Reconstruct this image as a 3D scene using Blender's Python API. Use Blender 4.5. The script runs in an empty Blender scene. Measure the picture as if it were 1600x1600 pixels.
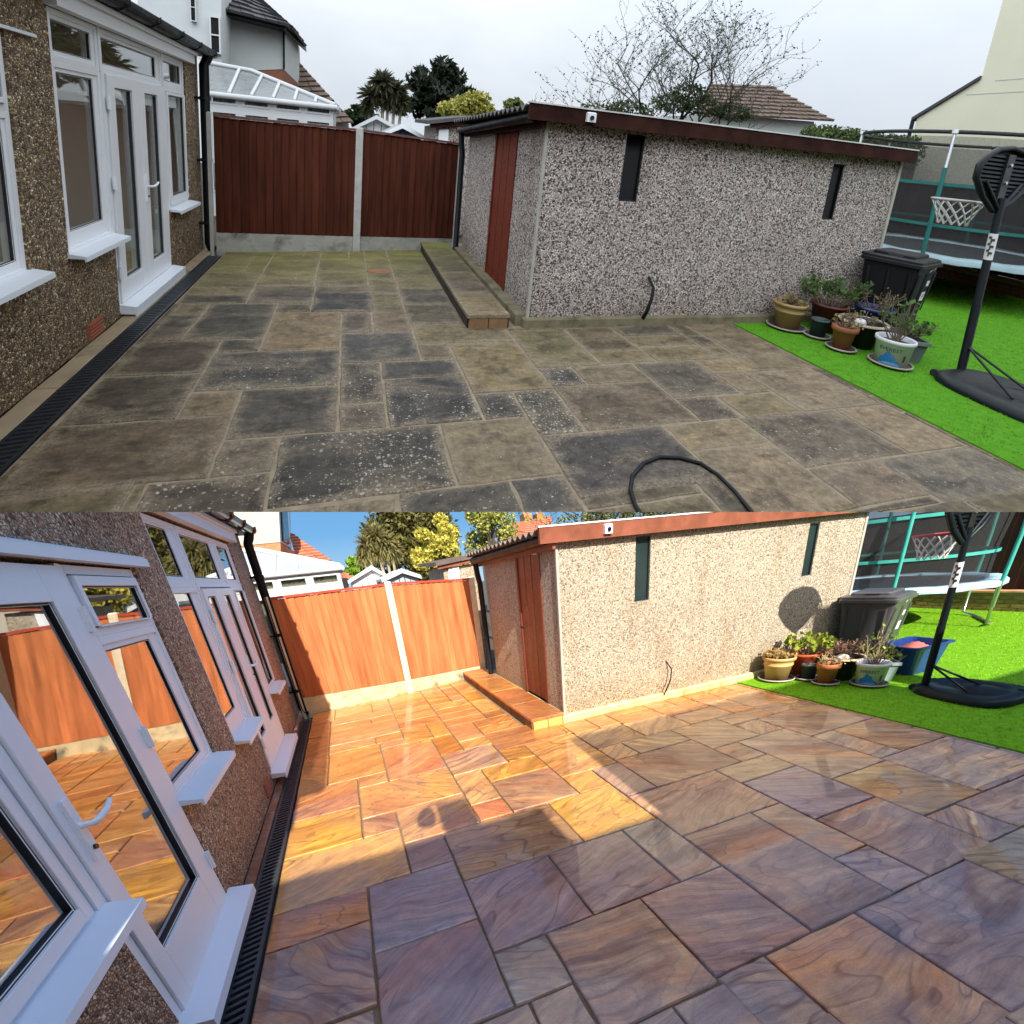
import bpy, bmesh, math, random
import numpy as np
from mathutils import Vector, Matrix

S = bpy.context.scene
COL = S.collection
rad = math.radians

# ------------------------------------------------------------------ camera
# Two back gardens are built, each in its own metric plan (x across, y away from the viewer, z up):
# the upper one (old patio, overcast) sheared to rise, the lower one (new patio, sun) sheared to fall, fitting both to one camera.
FPX = 720.0                                     # focal length in 1600-pixel units
CAM = np.array([0.0, 0.0, 1.8])
VIEW = {'U': ((18.56355, 12.15739, -5.48313), 795.12, 400.0),    # heading, pitch, roll, scale, row of the axis
        'L': ((17.87528, 25.44888, 6.51005), 658.83, 1200.0)}
EYE = np.array([0.0, 0.0, 1.6])                 # eye height above either patio

def axes_of(deg):
    yaw, pit, rol = [rad(a) for a in deg]
    cy, sy, cp, sp, cr, sr = math.cos(yaw), math.sin(yaw), math.cos(pit), math.sin(pit), math.cos(rol), math.sin(rol)
    f = np.array([sy*cp, cy*cp, -sp]); r = np.array([cy, -sy, 0.0]); d = np.cross(f, r)
    return np.array([cr*r + sr*d, -sr*r + cr*d, f])

class Plot:
    """One garden plot: plan coordinates, the shear fitting it to the shared camera and its size in the scene."""
    def __init__(s, key, size, clip):
        deg, s.f, s.cy = VIEW[key]
        s.key, s.size, s.clip = key, size, clip
        s.R = axes_of(deg)
        s.A = np.array([[s.f/FPX, 0, 0], [0, s.f/FPX, (s.cy-800)/FPX], [0, 0, 1.0]]) @ s.R  # shears the plan so that it fits the shared camera
    def settle(s, turn):
        s.M = s.size * (turn @ s.A)
        s.O = CAM - s.M @ EYE
    def W(s, p): return s.O + s.M @ np.asarray(p, float)
    def ray(s, x, y): return s.R.T @ np.array([(x-800)/s.f, (y-s.cy)/s.f, 1.0])
    def gnd(s, x, y, z=0.0):
        d = s.ray(x, y); return EYE + d*((z-EYE[2])/d[2])
    def onx(s, x, y, X):
        d = s.ray(x, y); return EYE + d*(X/d[0])
    def ony(s, x, y, Y):
        d = s.ray(x, y); return EYE + d*(Y/d[1])

U = Plot('U', 1.0, True)
L = Plot('L', 300.0, False)
zc = sum(p.A[:, 2]/np.linalg.norm(p.A[:, 2]) for p in (U, L)); zc /= np.linalg.norm(zc)
yc = np.array([0, 0, 1.0]) - zc*zc[2]; yc /= np.linalg.norm(yc)
TURN = np.array([np.cross(yc, zc), yc, zc])
for p in (U, L): p.settle(TURN)
CAM_UP = TURN @ np.array([0, -1.0, 0])

cd = bpy.data.cameras.new('camera'); cam = bpy.data.objects.new('camera', cd); COL.objects.link(cam)
cd.sensor_width = 36; cd.lens = 36*FPX/1600; cd.clip_start = 0.02; cd.clip_end = 200000
m4 = Matrix.Identity(4)
for j, v in enumerate(((1, 0, 0), (0, -1, 0), (0, 0, -1))):
    w = TURN @ np.array(v, float)
    for i in range(3): m4[i][j] = w[i]
for i in range(3): m4[i][3] = CAM[i]
cam.matrix_world = m4
S.camera = cam

# ------------------------------------------------------------------ light
S.view_settings.view_transform = 'Standard'; S.view_settings.look = 'None'
S.view_settings.exposure = 1.4; S.view_settings.gamma = 1
S.view_settings.use_curve_mapping = False
sun_dir = L.M @ np.array([0.095, 1.5, -0.9]); sun_dir /= np.linalg.norm(sun_dir)
sd = bpy.data.lights.new('sun', 'SUN'); sun = bpy.data.objects.new('sun', sd); COL.objects.link(sun)
sd.energy = 4.7; sd.angle = rad(0.4); sd.color = (1.0, 0.93, 0.82)
sun.rotation_euler = Vector(sun_dir).to_track_quat('-Z', 'Y').to_euler()
sun.location = (0, -200, 400)
world = bpy.data.worlds.new('World'); S.world = world; world.use_nodes = True
wn = world.node_tree; bg = wn.nodes['Background']
sky = wn.nodes.new('ShaderNodeTexSky'); sky.sky_type = 'NISHITA'; sky.sun_disc = False
sky.sun_elevation = math.asin(-sun_dir[2]); sky.sun_rotation = math.atan2(-sun_dir[0], -sun_dir[1])
wn.links.new(sky.outputs[0], bg.inputs[0]); bg.inputs[1].default_value = 0.15
sky.dust_density = 1.6; sky.air_density = 1.0; sky.ozone_density = 0.0
S.cycles.max_bounces = 8; S.cycles.transparent_max_bounces = 16
S.cycles.caustics_reflective = False; S.cycles.caustics_refractive = False
S.cycles.sample_clamp_indirect = 4.0

# ------------------------------------------------------------------ geometry helpers
ORG = {}
class MB:
    def __init__(s, P): s.P, s.v, s.f, s.m, s.sm, s.e = P, [], [], [], [], None
    def add(s, verts, faces, m=0, smooth=False):
        b = len(s.v); s.v.extend([tuple(map(float, q)) for q in verts])
        for f in faces:
            s.f.append([b+i for i in f]); s.m.append(m); s.sm.append(smooth)
        return s
    def poly(s, pts, m=0): return s.add(pts, [list(range(len(pts)))], m)
    def box(s, x0, x1, y0, y1, z0, z1, m=0):
        v = [(x, y, z) for z in (z0, z1) for y in (y0, y1) for x in (x0, x1)]
        return s.add(v, [(0, 2, 3, 1), (4, 5, 7, 6), (0, 1, 5, 4), (2, 6, 7, 3), (0, 4, 6, 2), (1, 3, 7, 5)], m)
    def bbox(s, x0, x1, y0, y1, z0, z1, c=.01, m=0):
        """box with its top edges chamfered by c"""
        v = [(x0, y0, z0), (x1, y0, z0), (x1, y1, z0), (x0, y1, z0), (x0, y0, z1-c), (x1, y0, z1-c), (x1, y1, z1-c), (x0, y1, z1-c),
             (x0+c, y0+c, z1), (x1-c, y0+c, z1), (x1-c, y1-c, z1), (x0+c, y1-c, z1)]
        f = [(3, 2, 1, 0), (8, 9, 10, 11)]
        for i in range(4):
            j = (i+1) % 4; f += [(i, j, 4+j, 4+i), (4+i, 4+j, 8+j, 8+i)]
        return s.add(v, f, m)
    def obox(s, c, u, v, w, m=0):
        c, u, v, w = [np.asarray(a, float) for a in (c, u, v, w)]
        p = [c + a*u + b*v + d*w for d in (-1, 1) for b in (-1, 1) for a in (-1, 1)]
        return s.add(p, [(0, 2, 3, 1), (4, 5, 7, 6), (0, 1, 5, 4), (2, 6, 7, 3), (0, 4, 6, 2), (1, 3, 7, 5)], m)
    def prism(s, pts, ext, m=0):
        n = len(pts); e = np.asarray(ext, float)
        a = [np.asarray(q, float) for q in pts]
        f = [list(range(n)), list(range(2*n-1, n-1, -1))] + [(i, n+i, n+(i+1) % n, (i+1) % n) for i in range(n)]
        return s.add(a+[q+e for q in a], f, m)
    def tube(s, pts, r, k=8, m=0, caps=True):
        pts = [np.asarray(q, float) for q in pts]; n = len(pts)
        rr = list(r) if hasattr(r, '__len__') else [r]*n
        t0 = pts[1]-pts[0]; ref = np.array([0, 0, 1.0]) if abs(t0[2]) < .9*np.linalg.norm(t0) else np.array([1.0, 0, 0])
        v = []; a = None
        for i, q in enumerate(pts):
            t = pts[min(i+1, n-1)]-pts[max(i-1, 0)]; t = t/(np.linalg.norm(t)+1e-9)
            a = ref if a is None else a
            a = a - t*(a@t); na = np.linalg.norm(a)
            if na < 1e-6: a = np.cross(t, [0.3, 0.5, 0.8]); na = np.linalg.norm(a)
            a = a/na; b = np.cross(t, a)
            for j in range(k):
                th = 2*math.pi*j/k; v.append(q + rr[i]*(math.cos(th)*a + math.sin(th)*b))
        f = [(i*k+j, i*k+(j+1) % k, (i+1)*k+(j+1) % k, (i+1)*k+j) for i in range(n-1) for j in range(k)]
        s.add(v, f, m, k > 4)
        if caps and k > 2: s.add(v[:k], [list(range(k-1, -1, -1))], m); s.add(v[-k:], [list(range(k))], m)
        return s
    def lathe(s, c, prof, k=24, m=0, sx=1.0, sy=1.0, rot=0.0, cap=True):
        v = []
        for r, z in prof:
            for j in range(k):
                th = 2*math.pi*j/k; x, y = r*math.cos(th)*sx, r*math.sin(th)*sy
                v.append((c[0]+x*math.cos(rot)-y*math.sin(rot), c[1]+x*math.sin(rot)+y*math.cos(rot), c[2]+z))
        f = [(i*k+j, i*k+(j+1) % k, (i+1)*k+(j+1) % k, (i+1)*k+j) for i in range(len(prof)-1) for j in range(k)]
        s.add(v, f, m, True)
        return s
    def disc(s, c, r, k=24, m=0, sx=1.0, sy=1.0, rot=0.0):
        v = []
        for j in range(k):
            th = 2*math.pi*j/k; x, y = r*math.cos(th)*sx, r*math.sin(th)*sy
            v.append((c[0]+x*math.cos(rot)-y*math.sin(rot), c[1]+x*math.sin(rot)+y*math.cos(rot), c[2]))
        return s.poly(v, m)
    def build(s, name, mats, parent=None, org=None, kind=None, bev=0.0):
        P = s.P
        if parent is not None: org = ORG[parent.name]
        if org is None: org = (0, 0, 0)
        org = np.asarray(org, float)
        v = np.array(s.v, float); rel = (v-org) @ P.M.T
        me = bpy.data.meshes.new(name)
        me.from_pydata(rel.tolist(), [], s.f)
        me.polygons.foreach_set('material_index', s.m)
        me.polygons.foreach_set('use_smooth', s.sm)
        at = me.attributes.new('rest', 'FLOAT_VECTOR', 'POINT')
        at.data.foreach_set('vector', v.astype(np.float32).ravel())
        if s.e is not None:
            me.attributes.new('edge', 'FLOAT', 'POINT').data.foreach_set('value', s.e)
        for mt in (mats if isinstance(mats, (list, tuple)) else [mats]): me.materials.append(mt)
        if P.clip:
            h = (v @ P.M.T + P.O - CAM) @ CAM_UP
            if h.min() < 0:
                if h.max() <= 0: return None
                bm = bmesh.new(); bm.from_mesh(me)
                wo = P.W(org)
                bmesh.ops.bisect_plane(bm, geom=bm.verts[:]+bm.edges[:]+bm.faces[:], plane_co=Vector(CAM-wo),
                                       plane_no=Vector(CAM_UP), clear_inner=True)
                bm.to_mesh(me); bm.free()
                if len(me.polygons) == 0: return None
        if bev:
            bm = bmesh.new(); bm.from_mesh(me); bmesh.ops.bevel(bm, geom=bm.edges[:], offset=bev*P.size, segments=1, affect='EDGES', clamp_overlap=True); bm.to_mesh(me); bm.free()
        me.update()
        o = bpy.data.objects.new(name, me); COL.objects.link(o)
        if parent is not None: o.parent = parent
        else: o.location = P.W(org)
        ORG[o.name] = org
        if kind: o['kind'] = kind
        return o

def thing(P, name, label, cat, org, group=None):
    o = bpy.data.objects.new(name, None); COL.objects.link(o); o.empty_display_size = .1
    o.location = P.W(org); ORG[o.name] = np.asarray(org, float)
    o['label'] = label; o['category'] = cat
    if group: o['group'] = group
    return o
def tag(o, label, cat, group=None):
    if o is None: return o
    o['label'] = label; o['category'] = cat
    if group: o['group'] = group
    return o
def struct(o):
    if o is not None: o['kind'] = 'structure'
    return o
def again(P, o, off, scl=None):
    """another piece like o, moved by off in plan metres, on the same mesh"""
    c = o.copy(); COL.objects.link(c); c.parent = o.parent
    c.location = Vector(P.M @ np.asarray(off, float)) + o.location
    return c

# ------------------------------------------------------------------ materials
def node(nt, typ, ins=None, **props):
    n = nt.nodes.new(typ)
    for k, v in props.items(): setattr(n, k, v)
    for k, v in (ins or {}).items():
        sk = n.inputs[k]
        if isinstance(v, bpy.types.NodeSocket): nt.links.new(v, sk)
        else: sk.default_value = v
    return n
def ramp(nt, fac, stops, interp='LINEAR'):
    n = nt.nodes.new('ShaderNodeValToRGB'); r = n.color_ramp; r.interpolation = interp
    while len(r.elements) < len(stops): r.elements.new(0.5)
    for e, (p, c) in zip(r.elements, stops):
        e.position = p; e.color = (c, c, c, 1) if not hasattr(c, '__len__') else (*c[:3], 1)
    nt.links.new(fac, n.inputs[0]); return n.outputs[0]
def mixc(nt, fac, a, b, blend='MIX'):
    n = nt.nodes.new('ShaderNodeMix'); n.data_type = 'RGBA'; n.blend_type = blend
    for i, v in ((0, fac), (6, a), (7, b)):
        if isinstance(v, bpy.types.NodeSocket): nt.links.new(v, n.inputs[i])
        else: n.inputs[i].default_value = v if i == 0 else (*v[:3], 1)
    return n.outputs[2]
def mth(nt, op, a, b=0.0, clamp=False):
    n = nt.nodes.new('ShaderNodeMath'); n.operation = op; n.use_clamp = clamp
    for i, v in ((0, a), (1, b)):
        if isinstance(v, bpy.types.NodeSocket): nt.links.new(v, n.inputs[i])
        else: n.inputs[i].default_value = v
    return n.outputs[0]
def rest(nt): return node(nt, 'ShaderNodeAttribute', attribute_name='rest').outputs['Vector']
def noise(nt, co, sc, det=4, rough=.55, dist=0.0): return node(nt, 'ShaderNodeTexNoise', {'Vector': co, 'Scale': sc, 'Detail': det, 'Roughness': rough, 'Distortion': dist}).outputs[0]
def newmat(name):
    m = bpy.data.materials.new(name); m.use_nodes = True; nt = m.node_tree
    return m, nt, nt.nodes['Principled BSDF']
def lin(r, g, b):
    def f(c):
        c /= 255.0
        return c/12.92 if c <= .04045 else ((c+.055)/1.055)**2.4
    return (f(r), f(g), f(b))
_MC = {}
def plain(P, name, rgb, rough=.6, var=.18, ns=9.0, bump=0.0, metal=0.0, spec=.5, dirt=None, coat=0.0, grain=None, each=0.0):
    key = (P.key, name)
    if key in _MC: return _MC[key]
    m, nt, b = newmat(name); co = rest(nt)
    if grain: co = node(nt, 'ShaderNodeMapping', {'Vector': co, 'Scale': grain}).outputs[0]
    n = noise(nt, co, ns, 6)
    c = mixc(nt, 1.0, rgb, ramp(nt, n, [(.25, 1-var), (.75, 1+var*.6)]), 'MULTIPLY')
    if each:
        c = mixc(nt, 1.0, c, ramp(nt, node(nt, 'ShaderNodeObjectInfo').outputs['Random'], [(0, 1-each), (1, 1+each)]), 'MULTIPLY')
    if dirt:
        dn = noise(nt, co, dirt[1], 7, .65)
        c = mixc(nt, ramp(nt, dn, [(dirt[2], 0.0), (dirt[2]+.2, 1.0)]), c, dirt[0])
    nt.links.new(c, b.inputs['Base Color'])
    b.inputs['Metallic'].default_value = metal
    b.inputs['Specular IOR Level'].default_value = spec
    nt.links.new(ramp(nt, noise(nt, co, ns*2.3, 3), [(.3, max(.03, rough-.08)), (.7, min(1, rough+.08))]), b.inputs['Roughness'])
    if coat: b.inputs['Coat Weight'].default_value = coat
    if bump:
        bn = node(nt, 'ShaderNodeBump', {'Height': noise(nt, co, ns*5, 5), 'Strength': .6, 'Distance': bump*P.size})
        nt.links.new(bn.outputs[0], b.inputs['Normal'])
    _MC[key] = m; return m
def pebble(P, name, cols, sc=95.0, gap=(.05, .04, .035), gapw=.16, warm=None, bump=.004, stretch=(1, 1, 1), soil=None):
    m, nt, b = newmat(name); co = rest(nt)
    co = node(nt, 'ShaderNodeMapping', {'Vector': co, 'Scale': stretch}).outputs[0]
    v = node(nt, 'ShaderNodeTexVoronoi', {'Vector': co, 'Scale': sc, 'Randomness': 1.0}, feature='F1')
    e = node(nt, 'ShaderNodeTexVoronoi', {'Vector': co, 'Scale': sc, 'Randomness': 1.0}, feature='DISTANCE_TO_EDGE')
    sp = node(nt, 'ShaderNodeSeparateColor', {'Color': v.outputs['Color']})
    n = len(cols)
    c = ramp(nt, sp.outputs[0], [((i+.02)/n, col) for i, col in enumerate(cols)], 'CONSTANT')
    c = mixc(nt, 1.0, c, ramp(nt, sp.outputs[1], [(0, .72), (1, 1.22)]), 'MULTIPLY')
    big = noise(nt, co, 1.1, 5)
    c = mixc(nt, 1.0, c, ramp(nt, big, [(.3, .86), (.7, 1.1)]), 'MULTIPLY')
    if warm: c = mixc(nt, ramp(nt, noise(nt, co, .8, 3), [(.45, 0), (.7, .35)]), c, warm)
    c = mixc(nt, ramp(nt, e.outputs['Distance'], [(gapw*.35, 1.0), (gapw, 0.0)]), c, gap)
    if soil:    # rain-washed streaks and splashed dirt near the ground
        sk = noise(nt, node(nt, 'ShaderNodeMapping', {'Vector': co, 'Scale': (2.2, 2.2, .35)}).outputs[0], 1.6, 6, .65)
        zz = node(nt, 'ShaderNodeSeparateXYZ', {0: co}).outputs[2]
        low = mth(nt, 'MULTIPLY', ramp(nt, zz, [(.05, .9), (.5, 0.0)]), ramp(nt, noise(nt, co, 3.0, 5), [(.3, .2), (.65, 1.0)]))
        f = mth(nt, 'MAXIMUM', ramp(nt, sk, [(.50, 0.0), (.70, .6)]), low)
        c = mixc(nt, f, c, mixc(nt, 1.0, c, soil, 'MULTIPLY'))
    nt.links.new(c, b.inputs['Base Color']); b.inputs['Roughness'].default_value = .75
    h = ramp(nt, e.outputs['Distance'], [(0, 0.0), (.35, 1.0)], 'EASE')
    h = mth(nt, 'MULTIPLY', h, mth(nt, 'ADD', .5, sp.outputs[2]))
    bn = node(nt, 'ShaderNodeBump', {'Height': h, 'Strength': .9, 'Distance': bump*P.size})
    nt.links.new(bn.outputs[0], b.inputs['Normal'])
    return m
def mirror_normal(P, flip, pts):  # shading normal that lets a sheared surface reflect as if unsheared
    n = np.zeros(3)
    for q in pts:
        d = np.asarray(q, float)-EYE; a = P.M @ d; b = P.M @ (d*np.asarray(flip, float)); a /= np.linalg.norm(a); b /= np.linalg.norm(b)
        w = b-a; n += w/np.linalg.norm(w)
    return n/np.linalg.norm(n)
def pane_shading_normal(P, X):
    """shading normal for panes in the wall x = X, tilted to cancel the shear in reflections"""
    n = np.zeros(3)
    for y, z in ((1.8, 1.3), (2.6, 1.2), (3.8, 1.3), (4.6, 1.9), (5.5, 1.2)):
        d = np.array([X, y, z])-EYE; a = P.M @ d; b = P.M @ (d*np.array([-1, 1, 1.0])); a /= np.linalg.norm(a); b /= np.linalg.norm(b)
        w = b-a; n += w/np.linalg.norm(w)
    return n/np.linalg.norm(n)
def glass(P, name, f0, tint, face=None):
    """clear pane: Schlick reflection at both faces over tinted transmission"""
    m, nt, b = newmat(name); nt.nodes.remove(b)
    geo = node(nt, 'ShaderNodeNewGeometry')
    wob = noise(nt, rest(nt), 1.6, 2)
    bn = node(nt, 'ShaderNodeBump', {'Height': wob, 'Strength': .2, 'Distance': .004*P.size})
    nrm = geo.outputs['Normal']
    if face is not None:  # fixed shading normal replaces the pane's own
        nrm = node(nt, 'ShaderNodeCombineXYZ', {0: float(face[0]), 1: float(face[1]), 2: float(face[2])}).outputs[0]
        nt.links.new(nrm, bn.inputs['Normal'])
    cs = mth(nt, 'ABSOLUTE', node(nt, 'ShaderNodeVectorMath', {0: geo.outputs['Incoming'], 1: nrm}, operation='DOT_PRODUCT').outputs['Value'])
    fr = mth(nt, 'ADD', f0, mth(nt, 'MULTIPLY', 1-f0, mth(nt, 'POWER', mth(nt, 'SUBTRACT', 1.0, cs, True), 5.0)))
    tr = node(nt, 'ShaderNodeBsdfTransparent', {'Color': (*tint, 1)})
    gl = node(nt, 'ShaderNodeBsdfGlossy', {'Color': (.95, .97, .97, 1), 'Roughness': .004, 'Normal': bn.outputs[0]})
    mx = node(nt, 'ShaderNodeMixShader', {0: fr, 1: tr.outputs[0], 2: gl.outputs[0]})
    nt.links.new(mx.outputs[0], nt.nodes['Material Output'].inputs[0]); return m
def leafmat(P, name, dark, light, ns=2.5, rough=.55):
    m, nt, b = newmat(name); co = rest(nt)
    n = noise(nt, co, ns, 6, .7)
    wn_ = node(nt, 'ShaderNodeTexWhiteNoise', {'Vector': node(nt, 'ShaderNodeVectorMath', {0: co, 1: (.06, .06, .06)}, operation='SNAP').outputs[0]})
    f = mth(nt, 'ADD', mth(nt, 'MULTIPLY', n, .7), mth(nt, 'MULTIPLY', wn_.outputs[0], .4))
    c = ramp(nt, f, [(.3, dark), (.75, light)])
    if 'turf' in name:
        c = mixc(nt, 1.0, c, ramp(nt, noise(nt, node(nt, 'ShaderNodeMapping', {'Vector': co, 'Scale': (1, 2.2, 1)}).outputs[0], 1.1, 6, .62), [(.3, .66), (.5, 1.0), (.7, 1.25)]), 'MULTIPLY')
    nt.links.new(c, b.inputs['Base Color']); b.inputs['Roughness'].default_value = rough
    b.inputs['Specular IOR Level'].default_value = .3
    tl = node(nt, 'ShaderNodeBsdfTranslucent', {'Color': c})
    mx = node(nt, 'ShaderNodeMixShader', {0: .3, 1: b.outputs[0], 2: tl.outputs[0]})
    nt.links.new(mx.outputs[0], nt.nodes['Material Output'].inputs[0]); return m
def emit(name, build):
    m, nt, b = newmat(name); nt.nodes.remove(b)
    em = node(nt, 'ShaderNodeEmission'); build(nt, em)
    nt.links.new(em.outputs[0], nt.nodes['Material Output'].inputs[0]); m.cycles.emission_sampling = 'NONE'; return m

def sandstone(P):
    """riven sandstone: base colour per slab, share of plum veining in its alpha; partly wet"""
    m, nt, b = newmat('sandstone'); co = rest(nt)
    oi = node(nt, 'ShaderNodeObjectInfo'); rnd = oi.outputs['Random']
    off = node(nt, 'ShaderNodeCombineXYZ', {0: mth(nt, 'MULTIPLY', rnd, 91.0), 1: mth(nt, 'MULTIPLY', rnd, 57.0), 2: mth(nt, 'MULTIPLY', rnd, 13.0)})
    p = node(nt, 'ShaderNodeVectorMath', {0: co, 1: off.outputs[0]}, operation='ADD').outputs[0]
    ang = mth(nt, 'MULTIPLY', mth(nt, 'SUBTRACT', mth(nt, 'FRACT', mth(nt, 'MULTIPLY', rnd, 7.31)), .5), 1.5)
    rot = node(nt, 'ShaderNodeVectorRotate', {'Vector': p, 'Angle': ang}, rotation_type='Z_AXIS').outputs[0]
    def warped(sc, amp):
        w1 = node(nt, 'ShaderNodeTexNoise', {'Vector': rot, 'Scale': sc, 'Detail': 2.0})
        cen = node(nt, 'ShaderNodeVectorMath', {0: w1.outputs['Color'], 1: (.5, .5, .5)}, operation='SUBTRACT').outputs[0]
        return node(nt, 'ShaderNodeVectorMath', {0: rot, 1: node(nt, 'ShaderNodeVectorMath', {0: cen, 1: (amp, amp, 0)}, operation='MULTIPLY').outputs[0]}, operation='ADD').outputs[0]
    q = warped(1.5, .26)
    st = lambda v_, sx, sy, loc=0: node(nt, 'ShaderNodeMapping', {'Vector': v_, 'Scale': (sx, sy, 1.0), 'Location': (loc, loc*2.7, 0)}).outputs[0]
    band = noise(nt, st(q, .45, 3.4), 2.0, 5, .6, .25)            # broad beds
    q2 = warped(5.0, .05)
    q2 = node(nt, 'ShaderNodeVectorMath', {0: q2, 1: node(nt, 'ShaderNodeVectorMath', {0: q, 1: rot}, operation='SUBTRACT').outputs[0]}, operation='ADD').outputs[0]
    fine = noise(nt, st(q2, 1.1, 20.0, 4), 1.6, 7, .68, .2)         # close grain along the beds
    base = oi.outputs['Color']
    c = mixc(nt, 1.0, base, ramp(nt, band, [(.30, (.66, .58, .60)), (.44, (.95, .91, .91)), (.54, (1.04, 1.03, 1.0)), (.62, (1.2, 1.16, 1.04)), (.74, (1.32, 1.28, 1.18))]), 'MULTIPLY')
    c = mixc(nt, 1.0, c, ramp(nt, fine, [(.30, (.56, .48, .49)), (.43, (.90, .87, .87)), (.56, (1.07, 1.06, 1.04)), (.70, (1.30, 1.28, 1.22))]), 'MULTIPLY')
    # warm iron-stained beds and plum beds
    iron = noise(nt, st(q, .5, 2.6, 11), 1.5, 5, .6)
    c = mixc(nt, ramp(nt, iron, [(.52, 0.0), (.68, .5)]), c, mixc(nt, 1.0, base, (1.45, .92, .55), 'MULTIPLY'))
    plum = noise(nt, st(q, .55, 2.3, 3), 1.5, 6, .62)
    amt = mth(nt, 'MULTIPLY', ramp(nt, plum, [(.40, 0.0), (.54, 1.0)]), oi.outputs['Alpha'])
    c = mixc(nt, amt, c, mixc(nt, 1.0, ramp(nt, band, [(.3, (.18, .13, .145)), (.5, (.31, .235, .25)), (.7, (.46, .385, .385))]), ramp(nt, fine, [(.3, .6), (.65, 1.15)]), 'MULTIPLY'))
    # beds seen as flowing contour bands, each of its own tint, with a dark seam between
    fld = noise(nt, st(q, .55, 2.0, 21), 1.25, 3, .45, .35)
    kk = mth(nt, 'MULTIPLY', fld, 17.0); cell = mth(nt, 'FLOOR', kk); fr_ = mth(nt, 'FRACT', kk)
    wnz = node(nt, 'ShaderNodeTexWhiteNoise', {'W': mth(nt, 'ADD', cell, mth(nt, 'MULTIPLY', rnd, 331.0))}, noise_dimensions='1D').outputs[0]
    tint = ramp(nt, wnz, [(0.0, (.70, .58, .62)), (.22, (.98, .92, .92)), (.45, (1.12, .98, .80)), (.7, (1.20, 1.12, 1.0)), (1.0, (.86, .76, .84))])
    c = mixc(nt, ramp(nt, fr_, [(0, .25), (.35, .8), (.65, .8), (1, .25)]), c, mixc(nt, 1.0, c, tint, 'MULTIPLY'))
    seam_gate = ramp(nt, noise(nt, p, 1.6, 3), [(.36, .08), (.58, .75)])
    seam = mth(nt, 'MULTIPLY', ramp(nt, fr_, [(0.0, 1.0), (.05, .8), (.16, 0.0), (.93, 0.0), (1.0, .9)]), seam_gate)
    c = mixc(nt, seam, c, mixc(nt, 1.0, c, (.46, .34, .36), 'MULTIPLY'))
    wv = node(nt, 'ShaderNodeTexWave', {'Vector': st(q, .5, 1.0), 'Scale': 3.6, 'Distortion': 7.0, 'Detail': 4.0, 'Detail Scale': .9, 'Detail Roughness': .6}, wave_type='BANDS', bands_direction='Y').outputs[1]
    gate = ramp(nt, noise(nt, p, 1.2, 2), [(.50, 0.0), (.64, .6)])
    line = mth(nt, 'MULTIPLY', ramp(nt, wv, [(.0, 1.0), (.22, 0.0)]), gate)
    c = mixc(nt, line, c, mixc(nt, 1.0, base, (.42, .28, .30), 'MULTIPLY'))
    wet = ramp(nt, noise(nt, co, 1.15, 6, .62), [(.40, 0.0), (.52, 1.0)])
    mott = noise(nt, co, 11.0, 7, .7)
    c = mixc(nt, 1.0, c, ramp(nt, mott, [(.3, .80), (.5, 1.0), (.7, 1.18)]), 'MULTIPLY')
    grain = noise(nt, co, 160.0, 2)
    c = mixc(nt, 1.0, c, ramp(nt, grain, [(.3, .88), (.7, 1.1)]), 'MULTIPLY')
    c = mixc(nt, mth(nt, 'MULTIPLY', wet, .35), c, mixc(nt, 1.0, c, (.62, .58, .55), 'MULTIPLY'))
    nt.links.new(c, b.inputs['Base Color'])
    nt.links.new(ramp(nt, wet, [(0, .5), (1, .3)]), b.inputs['Roughness'])
    b.inputs['Specular IOR Level'].default_value = .4
    # film of water: flatter than the stone under it
    nt.links.new(mth(nt, 'MULTIPLY', wet, .9), b.inputs['Coat Weight']); b.inputs['Coat Roughness'].default_value = .02; b.inputs['Coat IOR'].default_value = 1.75
    mn = mirror_normal(P, (1, 1, -1), [(0, 4, 0), (1.5, 2.6, 0), (2.5, 3.2, 0), (3.4, 3.0, 0), (0, 6, 0)])
    up = node(nt, 'ShaderNodeCombineXYZ', {0: float(mn[0]), 1: float(mn[1]), 2: float(mn[2])}).outputs[0]  # water film's shading normal, tilted to cancel the shear in reflections
    bw = node(nt, 'ShaderNodeBump', {'Height': mth(nt, 'ADD', noise(nt, co, 7.0, 3), mth(nt, 'MULTIPLY', mott, .4)), 'Strength': .10, 'Distance': .004*P.size, 'Normal': up})
    nt.links.new(bw.outputs[0], b.inputs['Coat Normal'])
    h = mth(nt, 'ADD', mth(nt, 'ADD', mth(nt, 'MULTIPLY', band, .9), mth(nt, 'MULTIPLY', fine, .25)), mth(nt, 'MULTIPLY', grain, .05))
    bn = node(nt, 'ShaderNodeBump', {'Height': h, 'Strength': .6, 'Distance': .007*P.size})
    nt.links.new(bn.outputs[0], b.inputs['Normal']); return m

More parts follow.
